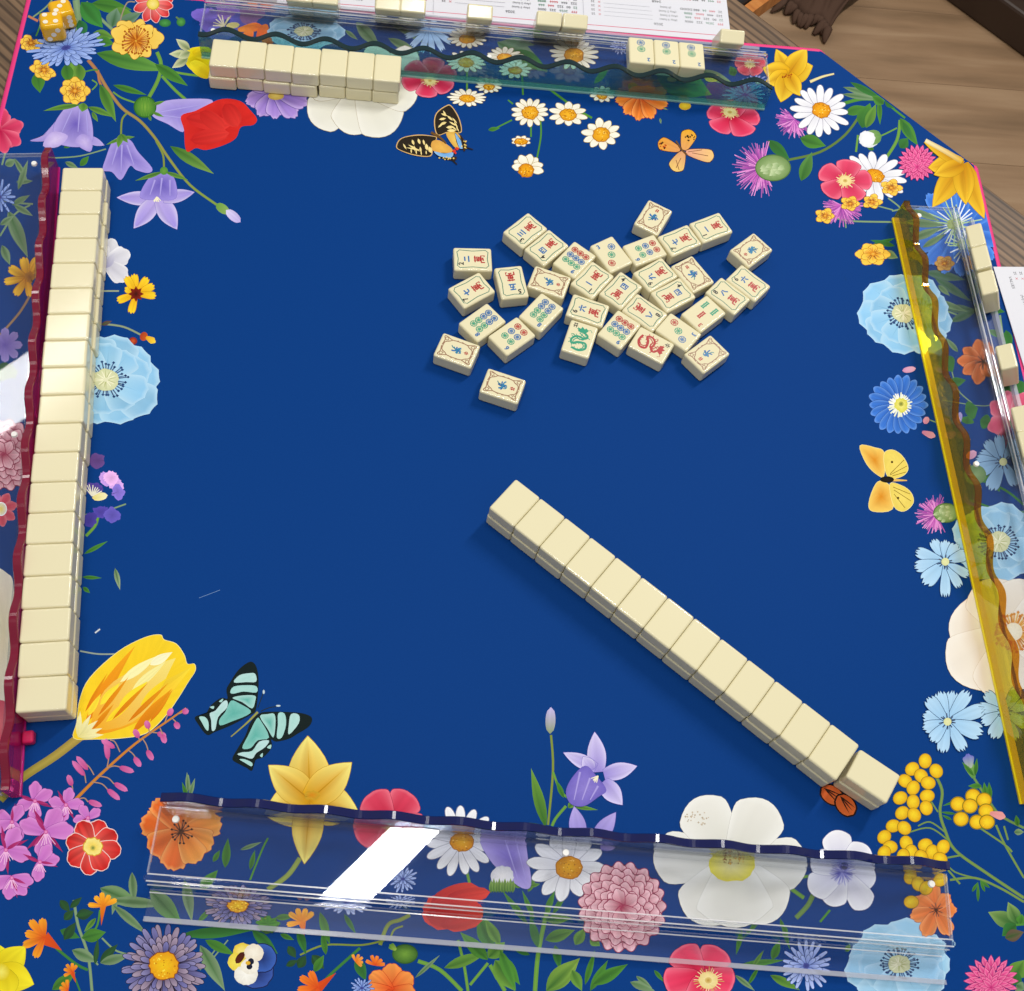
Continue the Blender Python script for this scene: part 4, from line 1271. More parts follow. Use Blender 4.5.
# blue blossom under the yellow lily
k = ink()
for a in range(0, 360, 24):
    k.petal(958, 232, a + 10, 48 if 30 < a < 200 else 44, 20, '2250ac', '3f7ad8', ce='5a92e6', shape='spoon', notch=-.05, streak=.1)
k.build('printed_morning_glory')
k = ink()
for x, y, n_, R in ((955, 225, 26, 30), (965, 246, 20, 22)):
    k.hairs(x, y, n_, 3, R, 1.6, ['e4ecf4', 'c8d8c0', 'a8c890'], 0, 360, jit=.4)
    k.disc(x, y, 8, 6, 'd8e4a0', '9ab06a', jit=1)
k.leaf((905, 222), (945, 226), 7, SAGE); k.leaf((910, 240), (942, 228), 7, SAGE); k.leaf((922, 248), (946, 234), 6, SAGE); k.leaf((912, 210), (940, 222), 6, SAGE)
k.build('printed_nigella')
lily(962, 165, ((185, 34, 22), (150, 44, 10), (235, 52, 22), (-68, 58, 20), (-85, 40, 20), (200, 30, 16)), ('c88e0c', 'efc432')).stem([(925, 141), (945, 152), (962, 162)], 4, 'e8dcae', 6, 'd8a828').build('printed_lily')
yellow_rose(873, 254, 19, .72, 6).build('printed_yellow_flower')
yellow_rose(944, 264, 11, .75, 6, 0, ('b08038', 'd8a858')).build('printed_yellow_flower')
blue_poppy(905, 314, 50, 42, 9, -15, .22, (-2, 0), ('a4d2ec', '8ac2ea')).build('printed_blue_poppy')
k = ink()
for a, L, W in ((100, 22, 16), (145, 22, 16), (180, 24, 16), (215, 22, 16), (260, 24, 18), (300, 18, 16), (60, 20, 16)):
    k.petal(981, 361, a, L, W, 'b0522a', 'd8743c', ce='e09060', shape='spoon', ol='8a3a1c', olw=.3, streak=.1)
k.hairs(983, 362, 12, 0, 9, 1, ['3a2418']).build('printed_hibiscus')
k = ink()
for i in range(20):
    a = i * 18
    k.petal(898, 405, a, 31 * k.r.uniform(.92, 1.03), 13, '1f4ea8', '3c78d4', ce='6a9ae4', shape='spoon', ol='173a80', olw=.3, streak=.1)
k.hairs(900, 405, 30, 4, 13, 2, ['f4f4ee', 'e8ecd0']).disc(901, 405, 7, 7, 'f0ea8a', 'd8d04a', jit=1).disc(901, 404, 2.6, 2.6, '6a7a3a', 'c8c050', n=8)
k.build('printed_morning_glory')
k = ink().petal(902, 371, 10, 14, 6, 'c88ab0', 'e0b0c8', shape='oval').petal(922, 432, -20, 14, 9, 'c87a98', 'e0a4b4', shape='spoon').petal(924, 424, 60, 8, 6, 'd088a8', 'e0a4b4', shape='oval').petal(958, 424, 80, 12, 6, '8a7ac0', 'b0a4d8', shape='oval').petal(966, 458, 30, 12, 8, 'c088a8', 'd8a4c0', shape='oval')
k.build('printed_bud')
k = ink()
for a, L, W in ((100, 30, 24), (60, 32, 26), (140, 28, 24), (200, 26, 26), (-40, 26, 26), (10, 30, 26), (250, 30, 22)):
    k.petal(1012, 420, a, L, W, 'b83a58', 'd4587a', ce='e08a9c', shape='spoon')
k.build('printed_wild_rose')


def chicory(x, y, petals, c=('9cc8ec', 'b4d8f4'), eye='d8dca0'):
    k = ink()
    for a, L, W in petals:
        k.petal(x, y, a, L * .86, W * 1.35, c[0], c[1], shape='spoon', notch=-.2, ol='24406c', olw=.5, streak=.06, nw=6, r0=3)
    k.hairs(x, y, 10, 2, 9, 1.6, ['24406c', '1c3560'])
    k.disc(x, y, 4, 4, 'e4e4b0', eye, n=8)
    return k.build('printed_chicory')


chicory(1003, 462, ((160, 24, 10), (130, 26, 10), (175, 26, 10), (200, 30, 14), (245, 30, 14), (100, 26, 10), (60, 22, 10), (300, 26, 12)), ('7ca4cc', '8fb4d8'))
# butterfly pale yellow
k = ink()
k.blob([(860, 446), (875, 448), (884, 453), (884, 475), (878, 475), (867, 464)], 'd98a1c', 'f0c860', ol='f2dc8a', olw=.6)
k.blob([(884, 455), (892, 450), (902, 456), (908, 468), (902, 476), (888, 477)], 'f0d86a', 'e8cf5e', ol='f4e49a', olw=.5)
k.blob([(876, 484), (884, 482), (892, 490), (892, 509), (873, 511), (869, 503)], 'd98a1c', 'f0c860', ol='f2dc8a', olw=.6)
k.blob([(890, 484), (902, 486), (911, 493), (913, 503), (904, 511), (894, 506)], 'f0d86a', 'e8cf5e', ol='f4e49a', olw=.5)
for p, q in (((890, 474), (904, 460)), ((890, 475), (907, 466)), ((892, 476), (906, 472)), ((893, 487), (910, 494)), ((894, 490), (911, 501)), ((894, 494), (905, 508))):
    k.stem([p, q], .6, '8a6a1c')
k.disc(892, 462, 1.2, 1.2, '3a2a10', '5a4010', n=8).disc(898, 498, 1.2, 1.2, '3a2a10', '5a4010', n=8)
k.stem([(890, 480), (907, 480.5)], 3.4, 'e8b85a', 1).disc(887, 479.5, 7, 3.2, '241c14', '14100c')
k.build('printed_butterfly', 'pale yellow butterfly')
# thistle right, chicories, cream blossom
thistle(936, 515, 22, (946, 513), (12, 9), 60, 300).build('printed_thistle')
ink().disc(975, 475, 11, 10, '86a070', '5f7f52').build('printed_bud')
blue_poppy(998, 542, 46, 40, 9, 0, .26, (0, 0), ('a4d0ea', '92c4e8')).build('printed_blue_poppy')
chicory(945, 562, ((120, 24, 10), (90, 20, 10), (55, 20, 12), (160, 30, 11), (190, 30, 12), (225, 30, 16), (270, 34, 10), (300, 28, 9), (330, 26, 9), (20, 22, 12)))
k = ink()
for a, L, W in ((170, 62, 70), (120, 60, 60), (215, 72, 74), (75, 56, 60), (255, 66, 60), (30, 50, 60), (300, 60, 60), (345, 50, 60)):
    k.petal(1010, 634, a, L, W, 'e2d6c4', 'efe7dc', ce='f3ede4', shape='broad', ol='cdbba4', olw=.3, streak=.02, nw=7)
k.disc(1013, 632, 20, 19, 'efe9d6', 'e6d6b4')
k.hairs(1013, 632, 44, 9, 21, 1.6, ['d8903a', 'e0a850', 'c47a28'], tip=['d08a34', 'c8742a'])
k.build('printed_cream_blossom')
chicory(1004, 712, ((135, 26, 11), (170, 26, 11), (205, 24, 11), (245, 28, 14), (290, 30, 12), (20, 24, 12), (60, 26, 12), (330, 26, 12)))
chicory(947, 722, ((80, 30, 12), (55, 36, 13), (105, 30, 12), (20, 38, 14), (-18, 36, 17), (-60, 32, 12), (-100, 30, 12), (165, 24, 12), (195, 24, 12), (130, 30, 13), (230, 24, 12)))

# ---- butterflies in the open field
k = ink()                                   # swallowtail
k.blob([(446, 107), (451, 107), (458, 118), (461, 130), (458, 133), (448, 132), (438, 135), (435, 124), (437, 114)], '2c241c', '2c241c', ol='d8b070', olw=1)
k.blob([(446, 134), (455, 132), (462, 140), (459, 149), (453, 146)], 'e8c060', 'd8a84a')
k.blob([(397, 147), (402, 139), (418, 136), (433, 137), (436, 139), (432, 147), (430, 156), (415, 155), (402, 151)], '2c241c', '2c241c', ol='d8b070', olw=1)
k.blob([(432, 142), (440, 141), (452, 149), (450, 154), (442, 155), (432, 150)], 'e8b454', 'd8a04a')
for x, y, a, L, W in ((440, 125, 20, 7, 2.6), (439, 120, 10, 7, 2.4), (441, 114, -20, 7, 2), (447, 116, -40, 8, 2), (446, 128, 5, 8, 3), (449, 122, -30, 9, 1.6), (452, 118, -50, 8, 1.4), (447, 131, 0, 9, 3),
                      (426, 144, -80, 7, 3.4), (418, 139, -70, 6, 2.6), (412, 140, -70, 6, 2.4), (408, 145, -30, 14, 1.8), (406, 148, -10, 16, 1.4), (420, 147, -80, 6, 2), (414, 146, -80, 6, 1.6), (429, 147, -70, 7, 4), (443, 111, -60, 6, 1.6), (454, 122, -60, 8, 1.3), (456, 127, -60, 6, 1.2), (451, 126, -40, 8, 1.4), (438, 128, 40, 6, 1.8), (403, 144, -60, 7, 1.6), (411, 149, -85, 5, 1.3), (416, 150, -85, 5, 1.3), (421, 151, -85, 5, 1.3), (426, 151, -85, 4, 1.3), (423, 140, -75, 6, 2)):
    k.petal(x, y, a, L, W, 'f0dc96', 'ecd28a', shape='oval', nl=3, nw=2)
k.blob([(455, 134), (458, 137), (464, 147), (460, 149), (457, 142)], '6aa4dc', '8ab8e4', ol='241c18', olw=.8)
k.blob([(460, 135), (465, 142), (467, 147), (464, 152), (462, 146)], '2a221c', '3a2a1c')
k.blob([(434, 152), (444, 154), (453, 153), (451, 158), (440, 157)], '6aa4dc', '8ab8e4', ol='241c18', olw=.8)
k.blob([(436, 156), (445, 159), (456, 157), (455, 161), (446, 160)], '2a221c', '3a2a1c')
k.dots(464, 145, 3, 6, 10, ['e8c870'], .8).dots(446, 159, 9, 1.6, 12, ['e8c870'], .8).dots(454, 153, 2, 2, 5, ['d83a28'], 1.3).dots(458, 149, 2.4, 1.2, 5, ['d83a28'], 1.2)
k.stem([(466, 148), (473, 150)], 1.6, '2a221c', .8).stem([(452, 160), (457, 165)], 1.8, '2a221c', 1)
k.stem([(431, 133), (440, 138), (446, 144)], 3, '6a4a24', 1.6)
k.build('printed_butterfly', 'black and yellow swallowtail butterfly')
k = ink()                                   # fritillary
k.petal(680, 150, 160, 23, 15, 'd8955a', 'e09a34', shape='broad', ol='3a2014', olw=.5).petal(684, 150, 72, 21, 18, 'e0a060', 'e8a82c', shape='broad', ol='3a2014', olw=.5)
k.petal(683, 152, 245, 21, 18, 'd89a70', 'eac470', shape='broad', ol='4a2418', olw=.5).petal(686, 152, -10, 28, 15, 'e0a088', 'eabf78', shape='broad', ol='4a2418', olw=.5)
k.dots(662, 146, 4, 5, 14, ['3a2414', 'b8481a'], 1).dots(690, 137, 6, 4, 16, ['2c2010', '5a3a10'], .9)
for p, q in (((688, 152), (702, 150)), ((692, 153), (708, 156)), ((681, 158), (676, 168)), ((676, 160), (679, 170))):
    k.stem([p, q], .6, '8a5a3a')
k.stem([(676, 141), (681, 149), (687, 155)], 1.8, '6a4a2a')
k.build('printed_butterfly', 'small orange butterfly')
k = ink()                                   # mint swallowtail moth


def q7(*p):
    return [(190 + a / 7.08, 640 + b / 7.08) for a, b in p]


INKB, MINT, MINT2 = '14201f', 'a9d6cf', '5fb0a4'
k.blob(q7((400, 165), (440, 155), (470, 190), (485, 270), (482, 380), (465, 500), (430, 530), (300, 600), (180, 650), (120, 672), (60, 600), (35, 545), (110, 520), (150, 460), (220, 410), (265, 415), (258, 350), (290, 290), (340, 215)), INKB, INKB, (190 + 330 / 7.08, 640 + 440 / 7.08))
k.blob(q7((490, 520), (560, 508), (700, 510), (800, 520), (862, 550), (845, 610), (760, 665), (700, 700), (610, 720), (575, 705), (580, 760), (520, 830), (465, 850), (440, 925), (400, 905), (350, 880), (300, 845), (330, 780), (390, 680), (430, 580)), INKB, INKB, (190 + 520 / 7.08, 640 + 640 / 7.08))
for pts, c0, c1 in ((((310, 300), (350, 250), (420, 235), (462, 240), (468, 295), (400, 298)), MINT, 'b4dad6'), (((285, 370), (310, 330), (400, 320), (470, 328), (470, 372), (380, 365), (310, 380)), MINT, 'a0d2cc'), (((300, 410), (380, 392), (460, 395), (462, 430), (440, 485), (370, 440)), MINT2, MINT),
                    (((290, 430), (350, 450), (430, 500), (400, 535), (300, 575), (215, 605), (210, 560), (250, 510)), MINT2, '7cc0b6'), (((140, 520), (180, 500), (230, 440), (262, 430), (262, 480), (200, 545), (180, 630), (155, 640), (150, 570)), MINT, 'bcdcdc'),
                    (((65, 545), (105, 545), (130, 580), (130, 640), (110, 630), (85, 585)), MINT, MINT), (((205, 435), (235, 415), (225, 440)), MINT, MINT), (((140, 475), (170, 468), (165, 488)), MINT, MINT),
                    (((495, 540), (550, 525), (598, 525), (605, 600), (590, 690), (550, 630)), MINT2, MINT), (((625, 520), (670, 522), (680, 600), (650, 690), (615, 690), (622, 600)), MINT, 'a4d4ce'), (((715, 525), (770, 530), (770, 590), (700, 670), (700, 600)), MINT, 'b4dad6'),
                    (((470, 560), (500, 570), (560, 690), (480, 710), (430, 765), (370, 765), (410, 680)), MINT2, '86c6bc'), (((335, 810), (370, 795), (440, 785), (490, 720), (560, 712), (530, 760), (470, 800), (440, 840), (380, 825)), MINT, 'bcdcdc'), (((350, 845), (390, 845), (440, 870), (435, 895), (390, 870)), MINT, MINT), (((495, 820), (515, 800), (512, 830)), MINT, MINT), (((545, 760), (575, 740), (570, 770)), MINT, MINT)):
    k.blob(q7(*pts), c0, c1, k=3)
k.stem(q7((480, 510), (400, 590), (290, 685)), 2.4, '9a9a4a', 1)
k.stem(q7((480, 480), (510, 400), (522, 360)), .8, '24302c').stem(q7((500, 505), (560, 480), (640, 468)), .8, '24302c')
k.disc(190 + 522 / 7.08, 640 + 368 / 7.08, 1.1, 2.2, 'd8e4e8', 'a8c0c8', n=8).disc(190 + 625 / 7.08, 640 + 466 / 7.08, 2.4, 1, 'd8e4e8', 'a8c0c8', n=8)
k.build('printed_butterfly', 'mint green and black butterfly')


# ------------------------------------------------------------------ mahjong tiles
TW, TL, TT = 22.03, 29.9, 12.65
tile_me = soft_box('mahjong_tile', TW, TL, TT, 1.75, M_TILE, 3)


def text_faces(txt, size, bold=0.0):
    """flat outlines of a line of writing (built-in font), centred, in mm"""
    cu = bpy.data.curves.new('writing', 'FONT')
    cu.body = txt
    cu.size = size
    cu.align_x, cu.align_y = 'CENTER', 'CENTER'
    cu.resolution_u = 2
    cu.offset = bold * size
    o = bpy.data.objects.new('writing', cu)
    COL.objects.link(o)
    dg = bpy.context.evaluated_depsgraph_get()
    me = o.evaluated_get(dg).to_mesh()
    vs = [(v.co.x, v.co.y) for v in me.vertices]
    fs = [tuple(p.vertices) for p in me.polygons]
    o.evaluated_get(dg).to_mesh_clear()
    bpy.data.objects.remove(o)
    bpy.data.curves.remove(cu)
    return vs, fs


TXT = {}


class Face:
    """flat ink in local mm"""
    def __init__(self):
        self.v, self.f, self.c, self.z = [], [], [], 0.02

    def poly(self, pts, col, faces=None):
        b = len(self.v)
        c = lin(col)
        for x, y in pts:
            self.v.append((x * MM, y * MM, self.z * MM)); self.c.append(c)
        if faces is None:
            faces = [tuple(range(len(pts)))]
        for q in faces:
            a = sum(pts[q[i]][0] * pts[q[(i + 1) % len(q)]][1] - pts[q[(i + 1) % len(q)]][0] * pts[q[i]][1] for i in range(len(q)))
            q = q if a > 0 else q[::-1]
            self.f.append(tuple(b + i for i in q))
        self.z += 0.002

    def line(self, pts, w, col, closed=False, k=1):
        if k > 1:
            pts = smooth_closed(pts, k) if closed else smooth_open(pts, k)
        n = len(pts)
        vs, fs = [], []
        for i in range(n):
            a = pts[i - 1] if (i or closed) else pts[0]
            b = pts[(i + 1) % n] if (i < n - 1 or closed) else pts[-1]
            dx, dy = b[0] - a[0], b[1] - a[1]
            d = math.hypot(dx, dy) or 1
            vs += [(pts[i][0] - dy / d * w / 2, pts[i][1] + dx / d * w / 2), (pts[i][0] + dy / d * w / 2, pts[i][1] - dx / d * w / 2)]
        for i in range(n if closed else n - 1):
            j = (i + 1) % n
            fs.append((2 * i, 2 * i + 1, 2 * j + 1, 2 * j))
        self.poly(vs, col, fs)

    def ring(self, x, y, r, w, col, n=14):
        self.line([(x + r * math.cos(6.2832 * i / n), y + r * math.sin(6.2832 * i / n)) for i in range(n)], w, col, True)

    def text(self, txt, x, y, size, col, rot=0.0, sx=1.0, bold=0.0):
        if (txt, size) not in TXT:
            TXT[(txt, size)] = text_faces(txt, size, bold)
        vs, fs = TXT[(txt, size)]
        ca, sa = math.cos(rot), math.sin(rot)
        self.poly([(x + vx * sx * ca - vy * sa, y + vx * sx * sa + vy * ca) for vx, vy in vs], col, fs)

    def mesh(self, name, mat):
        return mesh_of(name, self.v, self.f, mat, cols=self.c)


RED, BLU, GRN, BLK, BRN = 'b3312f', '2a6aa8', '2f9a78', '23252b', '9a7358'
NUM = {1: [[(-3, 0), (3, .3)]], 2: [[(-2.2, 1.6), (2.2, 1.8)], [(-3, -1.6), (3, -1.4)]], 3: [[(-2.4, 2.4), (2.4, 2.6)], [(-2, 0), (2, .2)], [(-3, -2.4), (3, -2.2)]],
       4: [[(-2.6, 2), (-2.4, -2.2), (2.4, -2.2), (2.6, 2), (-2.6, 2)], [(-.8, 2), (-1.2, -.6)], [(.8, 2), (.9, -.4), (2, -.6)]],
       5: [[(-2.4, 2.4), (2.4, 2.6)], [(.2, 2.4), (-.8, -2.4)], [(-1.8, .2), (1.8, .4), (1.6, -2.4)], [(-3, -2.5), (3, -2.4)]],
       6: [[(0, 3), (.4, 1.8)], [(-3, .8), (3, 1)], [(-.8, -.2), (-2.6, -2.8)], [(.8, -.2), (2.6, -2.8)]],
       7: [[(-3, .2), (3, 1)], [(-.4, 2.8), (-.3, -1.8), (.6, -2.4), (2.6, -2.2)]], 8: [[(-.6, 1.8), (-2.8, -2.4)], [(.4, 2.2), (1.4, -.6), (3, -2.4)]],
       9: [[(-2.8, 1), (1.6, 1.4), (1.6, -2), (3, -2.2)], [(-.4, 2.8), (-.8, 0), (-2.6, -2.8)]]}
WAN = [[(-3.2, 3.6), (3.2, 3.8)], [(-1.2, 4.6), (-1, 2.8)], [(1.2, 4.6), (1, 2.8)], [(-2, 2), (2.2, 2.2), (2, -.4), (-1.8, -.5), (-2, 2)], [(-1.8, .8), (2, .9)], [(0, 2.4), (.1, -3.4)],
       [(-3.4, -1.4), (3.4, -1.2), (3.2, -4.2), (2.2, -3.8)], [(-3.4, -1.2), (-3.4, -4.4)], [(-1.6, -3.2), (1.6, -2.6)]]


def crak(n):
    f = Face()
    a, b, q = 8.4, 12.2, 1.5
    outline = []
    for cx, cy, sx, sy in ((a, b, 1, 1), (-a, b, -1, 1), (-a, -b, -1, -1), (a, -b, 1, -1)):
        arc = [(cx, cy - sy * q * 1.2), (cx - sx * q * .6, cy - sy * q * .9), (cx - sx * q * .9, cy - sy * q * .5), (cx - sx * q * 1.2, cy)]
        outline += arc if sx * sy > 0 else arc[::-1]
        if (sx, sy) in ((1, 1), (-1, -1)):
            outline.append((0, cy - sy * .9))
        else:
            outline.append((cx - sx * .9, 0))
    f.line(outline, .62, '3f7a66', True)
    for s in WAN:
        f.line([(x * .95, y * .95 - 5.2) for x, y in s], 1.05, RED)
    for s in NUM[n]:
        f.line([(x * .95, y * .95 + 4.6) for x, y in s], 1.1, BLU)
    f.text(str(n), -4.6, 9.0, 5.6, BLK, bold=.03)
    return f


def dot(f, x, y, r, col):
    f.ring(x, y, r - .3, .62, col)
    for i in range(4):
        a = math.pi * i / 4 + .2
        f.line([(x - (r - .6) * math.cos(a), y - (r - .6) * math.sin(a)), (x + (r - .6) * math.cos(a), y + (r - .6) * math.sin(a))], .42, col)
    f.ring(x, y, r * .45, .4, col, 8)


DOTS = {2: [(.4, -8.6, BLU), (.2, -1.2, GRN)], 3: [(4, 6, BLU), (-.4, -.6, GRN), (-4.8, -7.4, RED)],
        6: [(sx * 3.4, y, c) for y, c in ((4.2, GRN), (-2.4, BLU), (-9, RED)) for sx in (-1, 1)],
        8: [(sx * 3.2, y, c) for y, c in ((6, GRN), (.9, GRN), (-4.2, BLU), (-9.3, BLU)) for sx in (-1, 1)],
        9: [(x, y, c) for y, c in ((4.6, GRN), (-1.6, BLU), (-7.8, RED)) for x in (-5.4, 0, 5.4)]}


def dots_face(n):
    f = Face()
    r = 3.5 if n == 2 else 3.1 if n < 6 else 2.8
    for x, y, c in DOTS[n]:
        dot(f, x, y, r, c)
    f.text(str(n), -5.8, 10.2, 5.4, BLU, bold=.03)
    return f


def bam3():
    f = Face()
    for x, y, c in ((5.0, -6.5, GRN), (-4.2, -7.5, GRN), (.4, 2.6, RED)):
        f.poly([(x - 1.4, y - 3.6), (x + 1.4, y - 3.6), (x + 1.4, y + 3.6), (x - 1.4, y + 3.6)], c)
        for d in (-3.4, 0, 3.4):
            f.line([(x - 1.7, y + d), (x + 1.7, y + d)], .7, c)
        f.line([(x, y - 3), (x, y + 3)], .35, 'e8dcb0')
    f.text('3', -5.6, 10.0, 5.4, RED, bold=.03)
    return f


def dragon(col, mark):
    f = Face()
    body = [(-4.5, -9.5), (1.5, -10.5), (6, -7.5), (5, -3), (-1, -3.5), (-5, -6), (-6, -2), (-2.5, 1.5), (3.5, 1), (5, 4), (1, 6.5), (-2, 8)]
    f.line(body, 1.7, col, k=4)
    f.line([(x * .7 - .2, y * .8 - 1.5) for x, y in body], .8, col, k=3)
    sp = smooth_open(body, 4)
    for i in range(2, len(sp) - 2, 2):
        x, y = sp[i]
        dx, dy = sp[i + 1][0] - sp[i - 1][0], sp[i + 1][1] - sp[i - 1][1]
        d = math.hypot(dx, dy) or 1
        f.line([(x, y), (x - dy / d * 2.1 - dx / d, y + dx / d * 2.1 - dy / d)], .5, col)
    f.poly([(-3, 6), (0, 5.4), (3.4, 6.6), (4.6, 9), (2, 10.6), (1.4, 9.2), (-1, 11), (-1.6, 8.8), (-4, 9.4)], col)
    for s in (-1, 1):
        f.line([(1.5, 7.5), (1.5 + s * 4.6, 9 + s), (1.5 + s * 6, 8)], .45, col)
        f.line([(0, -1), (s * 6, 2.4), (s * 7.4, 1.6)], .8, col)
    for s in mark:
        f.line([(x - 6.2, y + 10.6) for x, y in s], .55, BLK)
    return f


MARK_G = [[(-1.5, 1.6), (1.5, 1.8)], [(-.8, 2.2), (-1, -2)], [(.8, 2.2), (.8, -2)], [(-1.8, -.4), (1.8, -.2)]]
MARK_R = [[(-1.5, .8), (1.5, .9), (1.4, -.8), (-1.4, -.9), (-1.5, .8)], [(0, 2.2), (0, -2.2)]]


def flower_face(kind, spr):
    f = Face()
    a, b = 8.6, 12.6
    # ornate brown frame: scalloped oval plus corner curls
    def sup(v, e):
        return math.copysign(abs(v) ** e, v)
    oval = [(7.3 * sup(math.cos(t), .62) * (1 - .1 * math.sin(2 * t) ** 4), 11.2 * sup(math.sin(t), .62) * (1 - .16 * math.sin(2 * t) ** 4)) for t in [i * math.pi / 20 for i in range(40)]]
    f.line(oval, .7, BRN, True)
    for sx in (-1, 1):
        for sy in (-1, 1):
            f.line([(sx * a * .05, sy * b * .96), (sx * a * .6, sy * b * .9), (sx * a * .95, sy * b), (sx * a, sy * b * .85), (sx * a * .8, sy * b * .45), (sx * a * .92, sy * b * .1)], .7, BRN, k=3)
            f.ring(sx * a * .78, sy * b * .82, 1.25, .5, BRN, 9)
            f.ring(sx * a * .6, sy * b * .72, .8, .4, BRN, 8)
    r = random.Random(kind)
    for i in range(spr):
        t = 6.2832 * i / spr + r.uniform(-.3, .3)
        L = r.uniform(2.6, 4.6)
        f.line([(0, 0), (L * .5 * math.cos(t + .3), L * .5 * math.sin(t + .3)), (L * math.cos(t), L * math.sin(t))], r.uniform(.9, 1.7), r.choice((BLU, '2f7fa8', '1f5a98')), k=3)
    f.poly([(1.4 * math.cos(i * 1.05), 1.6 * math.sin(i * 1.05) + .6) for i in range(6)], BLU)
    f.ring(.6, 1.4, 1.7, .6, '2f86a0', 9)
    f.line([(-.6, -1), (-1.2, -3.8), (-2.6, -5)], .7, '2f7f88')
    for s in MARK_R if kind % 2 else MARK_G:
        f.line([(x * .8, y * .8 + 7.2) for x, y in s], .6, RED)
    return f


FACES = {}


def face_mesh(d):
    if d in FACES:
        return FACES[d]
    if d.startswith('crak'): f = crak(int(d[4:]))
    elif d.startswith('dot'): f = dots_face(int(d[3:]))
    elif d == 'bam3': f = bam3()
    elif d == 'red_dragon': f = dragon(RED, MARK_R)
    elif d == 'green_dragon': f = dragon(GRN, MARK_G)
    else: f = flower_face(ord(d[-1]), 5 + ord(d[-1]) % 4)
    FACES[d] = f.mesh('face_' + d, M_FACE)
    return FACES[d]


def tile(x, y, z, deg, label, group=None, design=None, mtx=None):
    """deg = direction of the long axis (the top of the face) on the table"""
    o = obj('mahjong_tile', tile_me)
    if mtx is not None:
        o.matrix_world = mtx
    else:
        o.location = (x * MM, y * MM, z * MM)
        o.rotation_euler = (0, 0, math.radians(deg - 90))
    tag(o, label, 'mahjong tile', group)
    if design:
        p = obj('face_print', face_mesh(design), o)
        p.location = (0, 0, TT * MM)
    return o


SCATTER = [
    ('crak2', -33.1, 143.1, -177.3, 'face up tile with two blue bars, red character and a 2'), ('crak7', -33.7, 114.1, -144.1, 'face up tile with a 7 and red character, below the 2 character tile'),
    ('crak5', -2.9, 123.5, -79.1, 'face up tile with a 5 and red character in a green frame'), ('crak3', 8.5, 174.2, -134.0, 'face up tile with a 3, three blue bars and red character'),
    ('crak4', 25.1, 158.8, -133.4, 'face up 4 character tile between the 3 character and a nine dot tile'), ('dot9', 47.1, 148.6, -128.1, 'face up nine dot tile touching a 4 character tile'),
    ('flower_a', 26.6, 125.9, -18.7, 'flower tile with brown scroll frame beside the 5 character tile'), ('crak1', 60.6, 130.2, -128.3, 'face up tile with a 1 and red character, below a nine dot tile'),
    ('dot3', 76.9, 156.1, 121.8, 'face up tile with three dots, lying between nine dot and six dot tiles'), ('dot6', 104.3, 162.1, -152.6, 'face up six dot tile below a flower tile'),
    ('flower_b', 113.2, 195.5, 61.7, 'brown framed flower tile above the six dot tile, outermost of the pile'), ('crak7', 133.5, 174.0, -150.4, 'face up tile with a 7 and red character, joined to a 1 character tile'),
    ('crak1', 160.6, 188.9, -152.4, 'face up 1 character tile at the end of a 7 character tile'), ('flower_c', 192.1, 168.8, -138.4, 'brown framed flower tile beside the 6 character tile, facing the yellow rack'),
    ('crak6', 186.4, 136.2, 137.7, 'face up 6 character tile between an 8 character tile and a flower tile'), ('crak8', 168.5, 122.6, 137.8, 'face up tile with an 8 and red character, above the three bamboo tile'),
    ('flower_b', 141.6, 141.6, 123.6, 'brown framed flower tile amid the pile, touching a 4 character tile'), ('crak9', 111.5, 138.9, -144.8, 'face up tile with a 9 and red character, below the six dot tile'),
    ('crak4', 82.8, 122.0, 51.4, 'face up 4 character tile next to the 1 character tile amid the pile'), ('crak4', 124.4, 120.5, 33.7, 'face up 4 character tile between the 9 character and three bamboo tiles'),
    ('crak8', 100.7, 102.6, -37.9, 'face up tile with an 8 and red character, above the red dragon tile'), ('crak6', 55.9, 101.4, 161.2, 'face up tile with a 6 and red character, above the green dragon tile'),
    ('dot9', 79.8, 85.5, -126.2, 'face up nine dot tile beside the red dragon tile'), ('red_dragon', 104.1, 72.9, -30.0, 'face up tile with a red dragon'),
    ('dot3', 126.1, 86.2, -38.4, 'face up tile with three dots, beside the red dragon tile'), ('bam3', 147.5, 104.5, -138.4, 'face up tile with three bamboo bars, two green and one red'),
    ('flower_d', 147.0, 67.5, -139.4, 'brown framed flower tile at the pile corner, touching a three dot tile'), ('green_dragon', 48.8, 75.1, 72.6, 'face up tile with a green dragon'),
    ('dot8', 19.8, 97.3, -128.1, 'face up eight dot tile below a flower tile'), ('dot8', -25.4, 85.2, -137.3, 'face up eight dot tile between the 7 character tile and the six dot tile'),
    ('dot6', -3.0, 74.4, -138.7, 'face up six dot tile between two eight dot tiles'), ('flower_e', -44.3, 59.1, -19.6, 'brown framed flower tile at the pile edge, touching an eight dot tile'),
    ('flower_f', -10.1, 30.4, -18.0, 'flower tile with brown scroll frame lying alone on the blue mat'),
]
for d, x, y, a, lab in SCATTER:
    tile(x, y, 0.0, a, lab, 'face up tiles in the discard pile', d)

ORD = ('first', 'second', 'third', 'fourth', 'fifth', 'sixth', 'seventh', 'eighth', 'ninth', 'tenth', 'eleventh', 'twelfth', 'thirteenth', 'fourteenth', 'fifteenth', 'sixteenth', 'seventeenth', 'eighteenth', 'nineteenth')
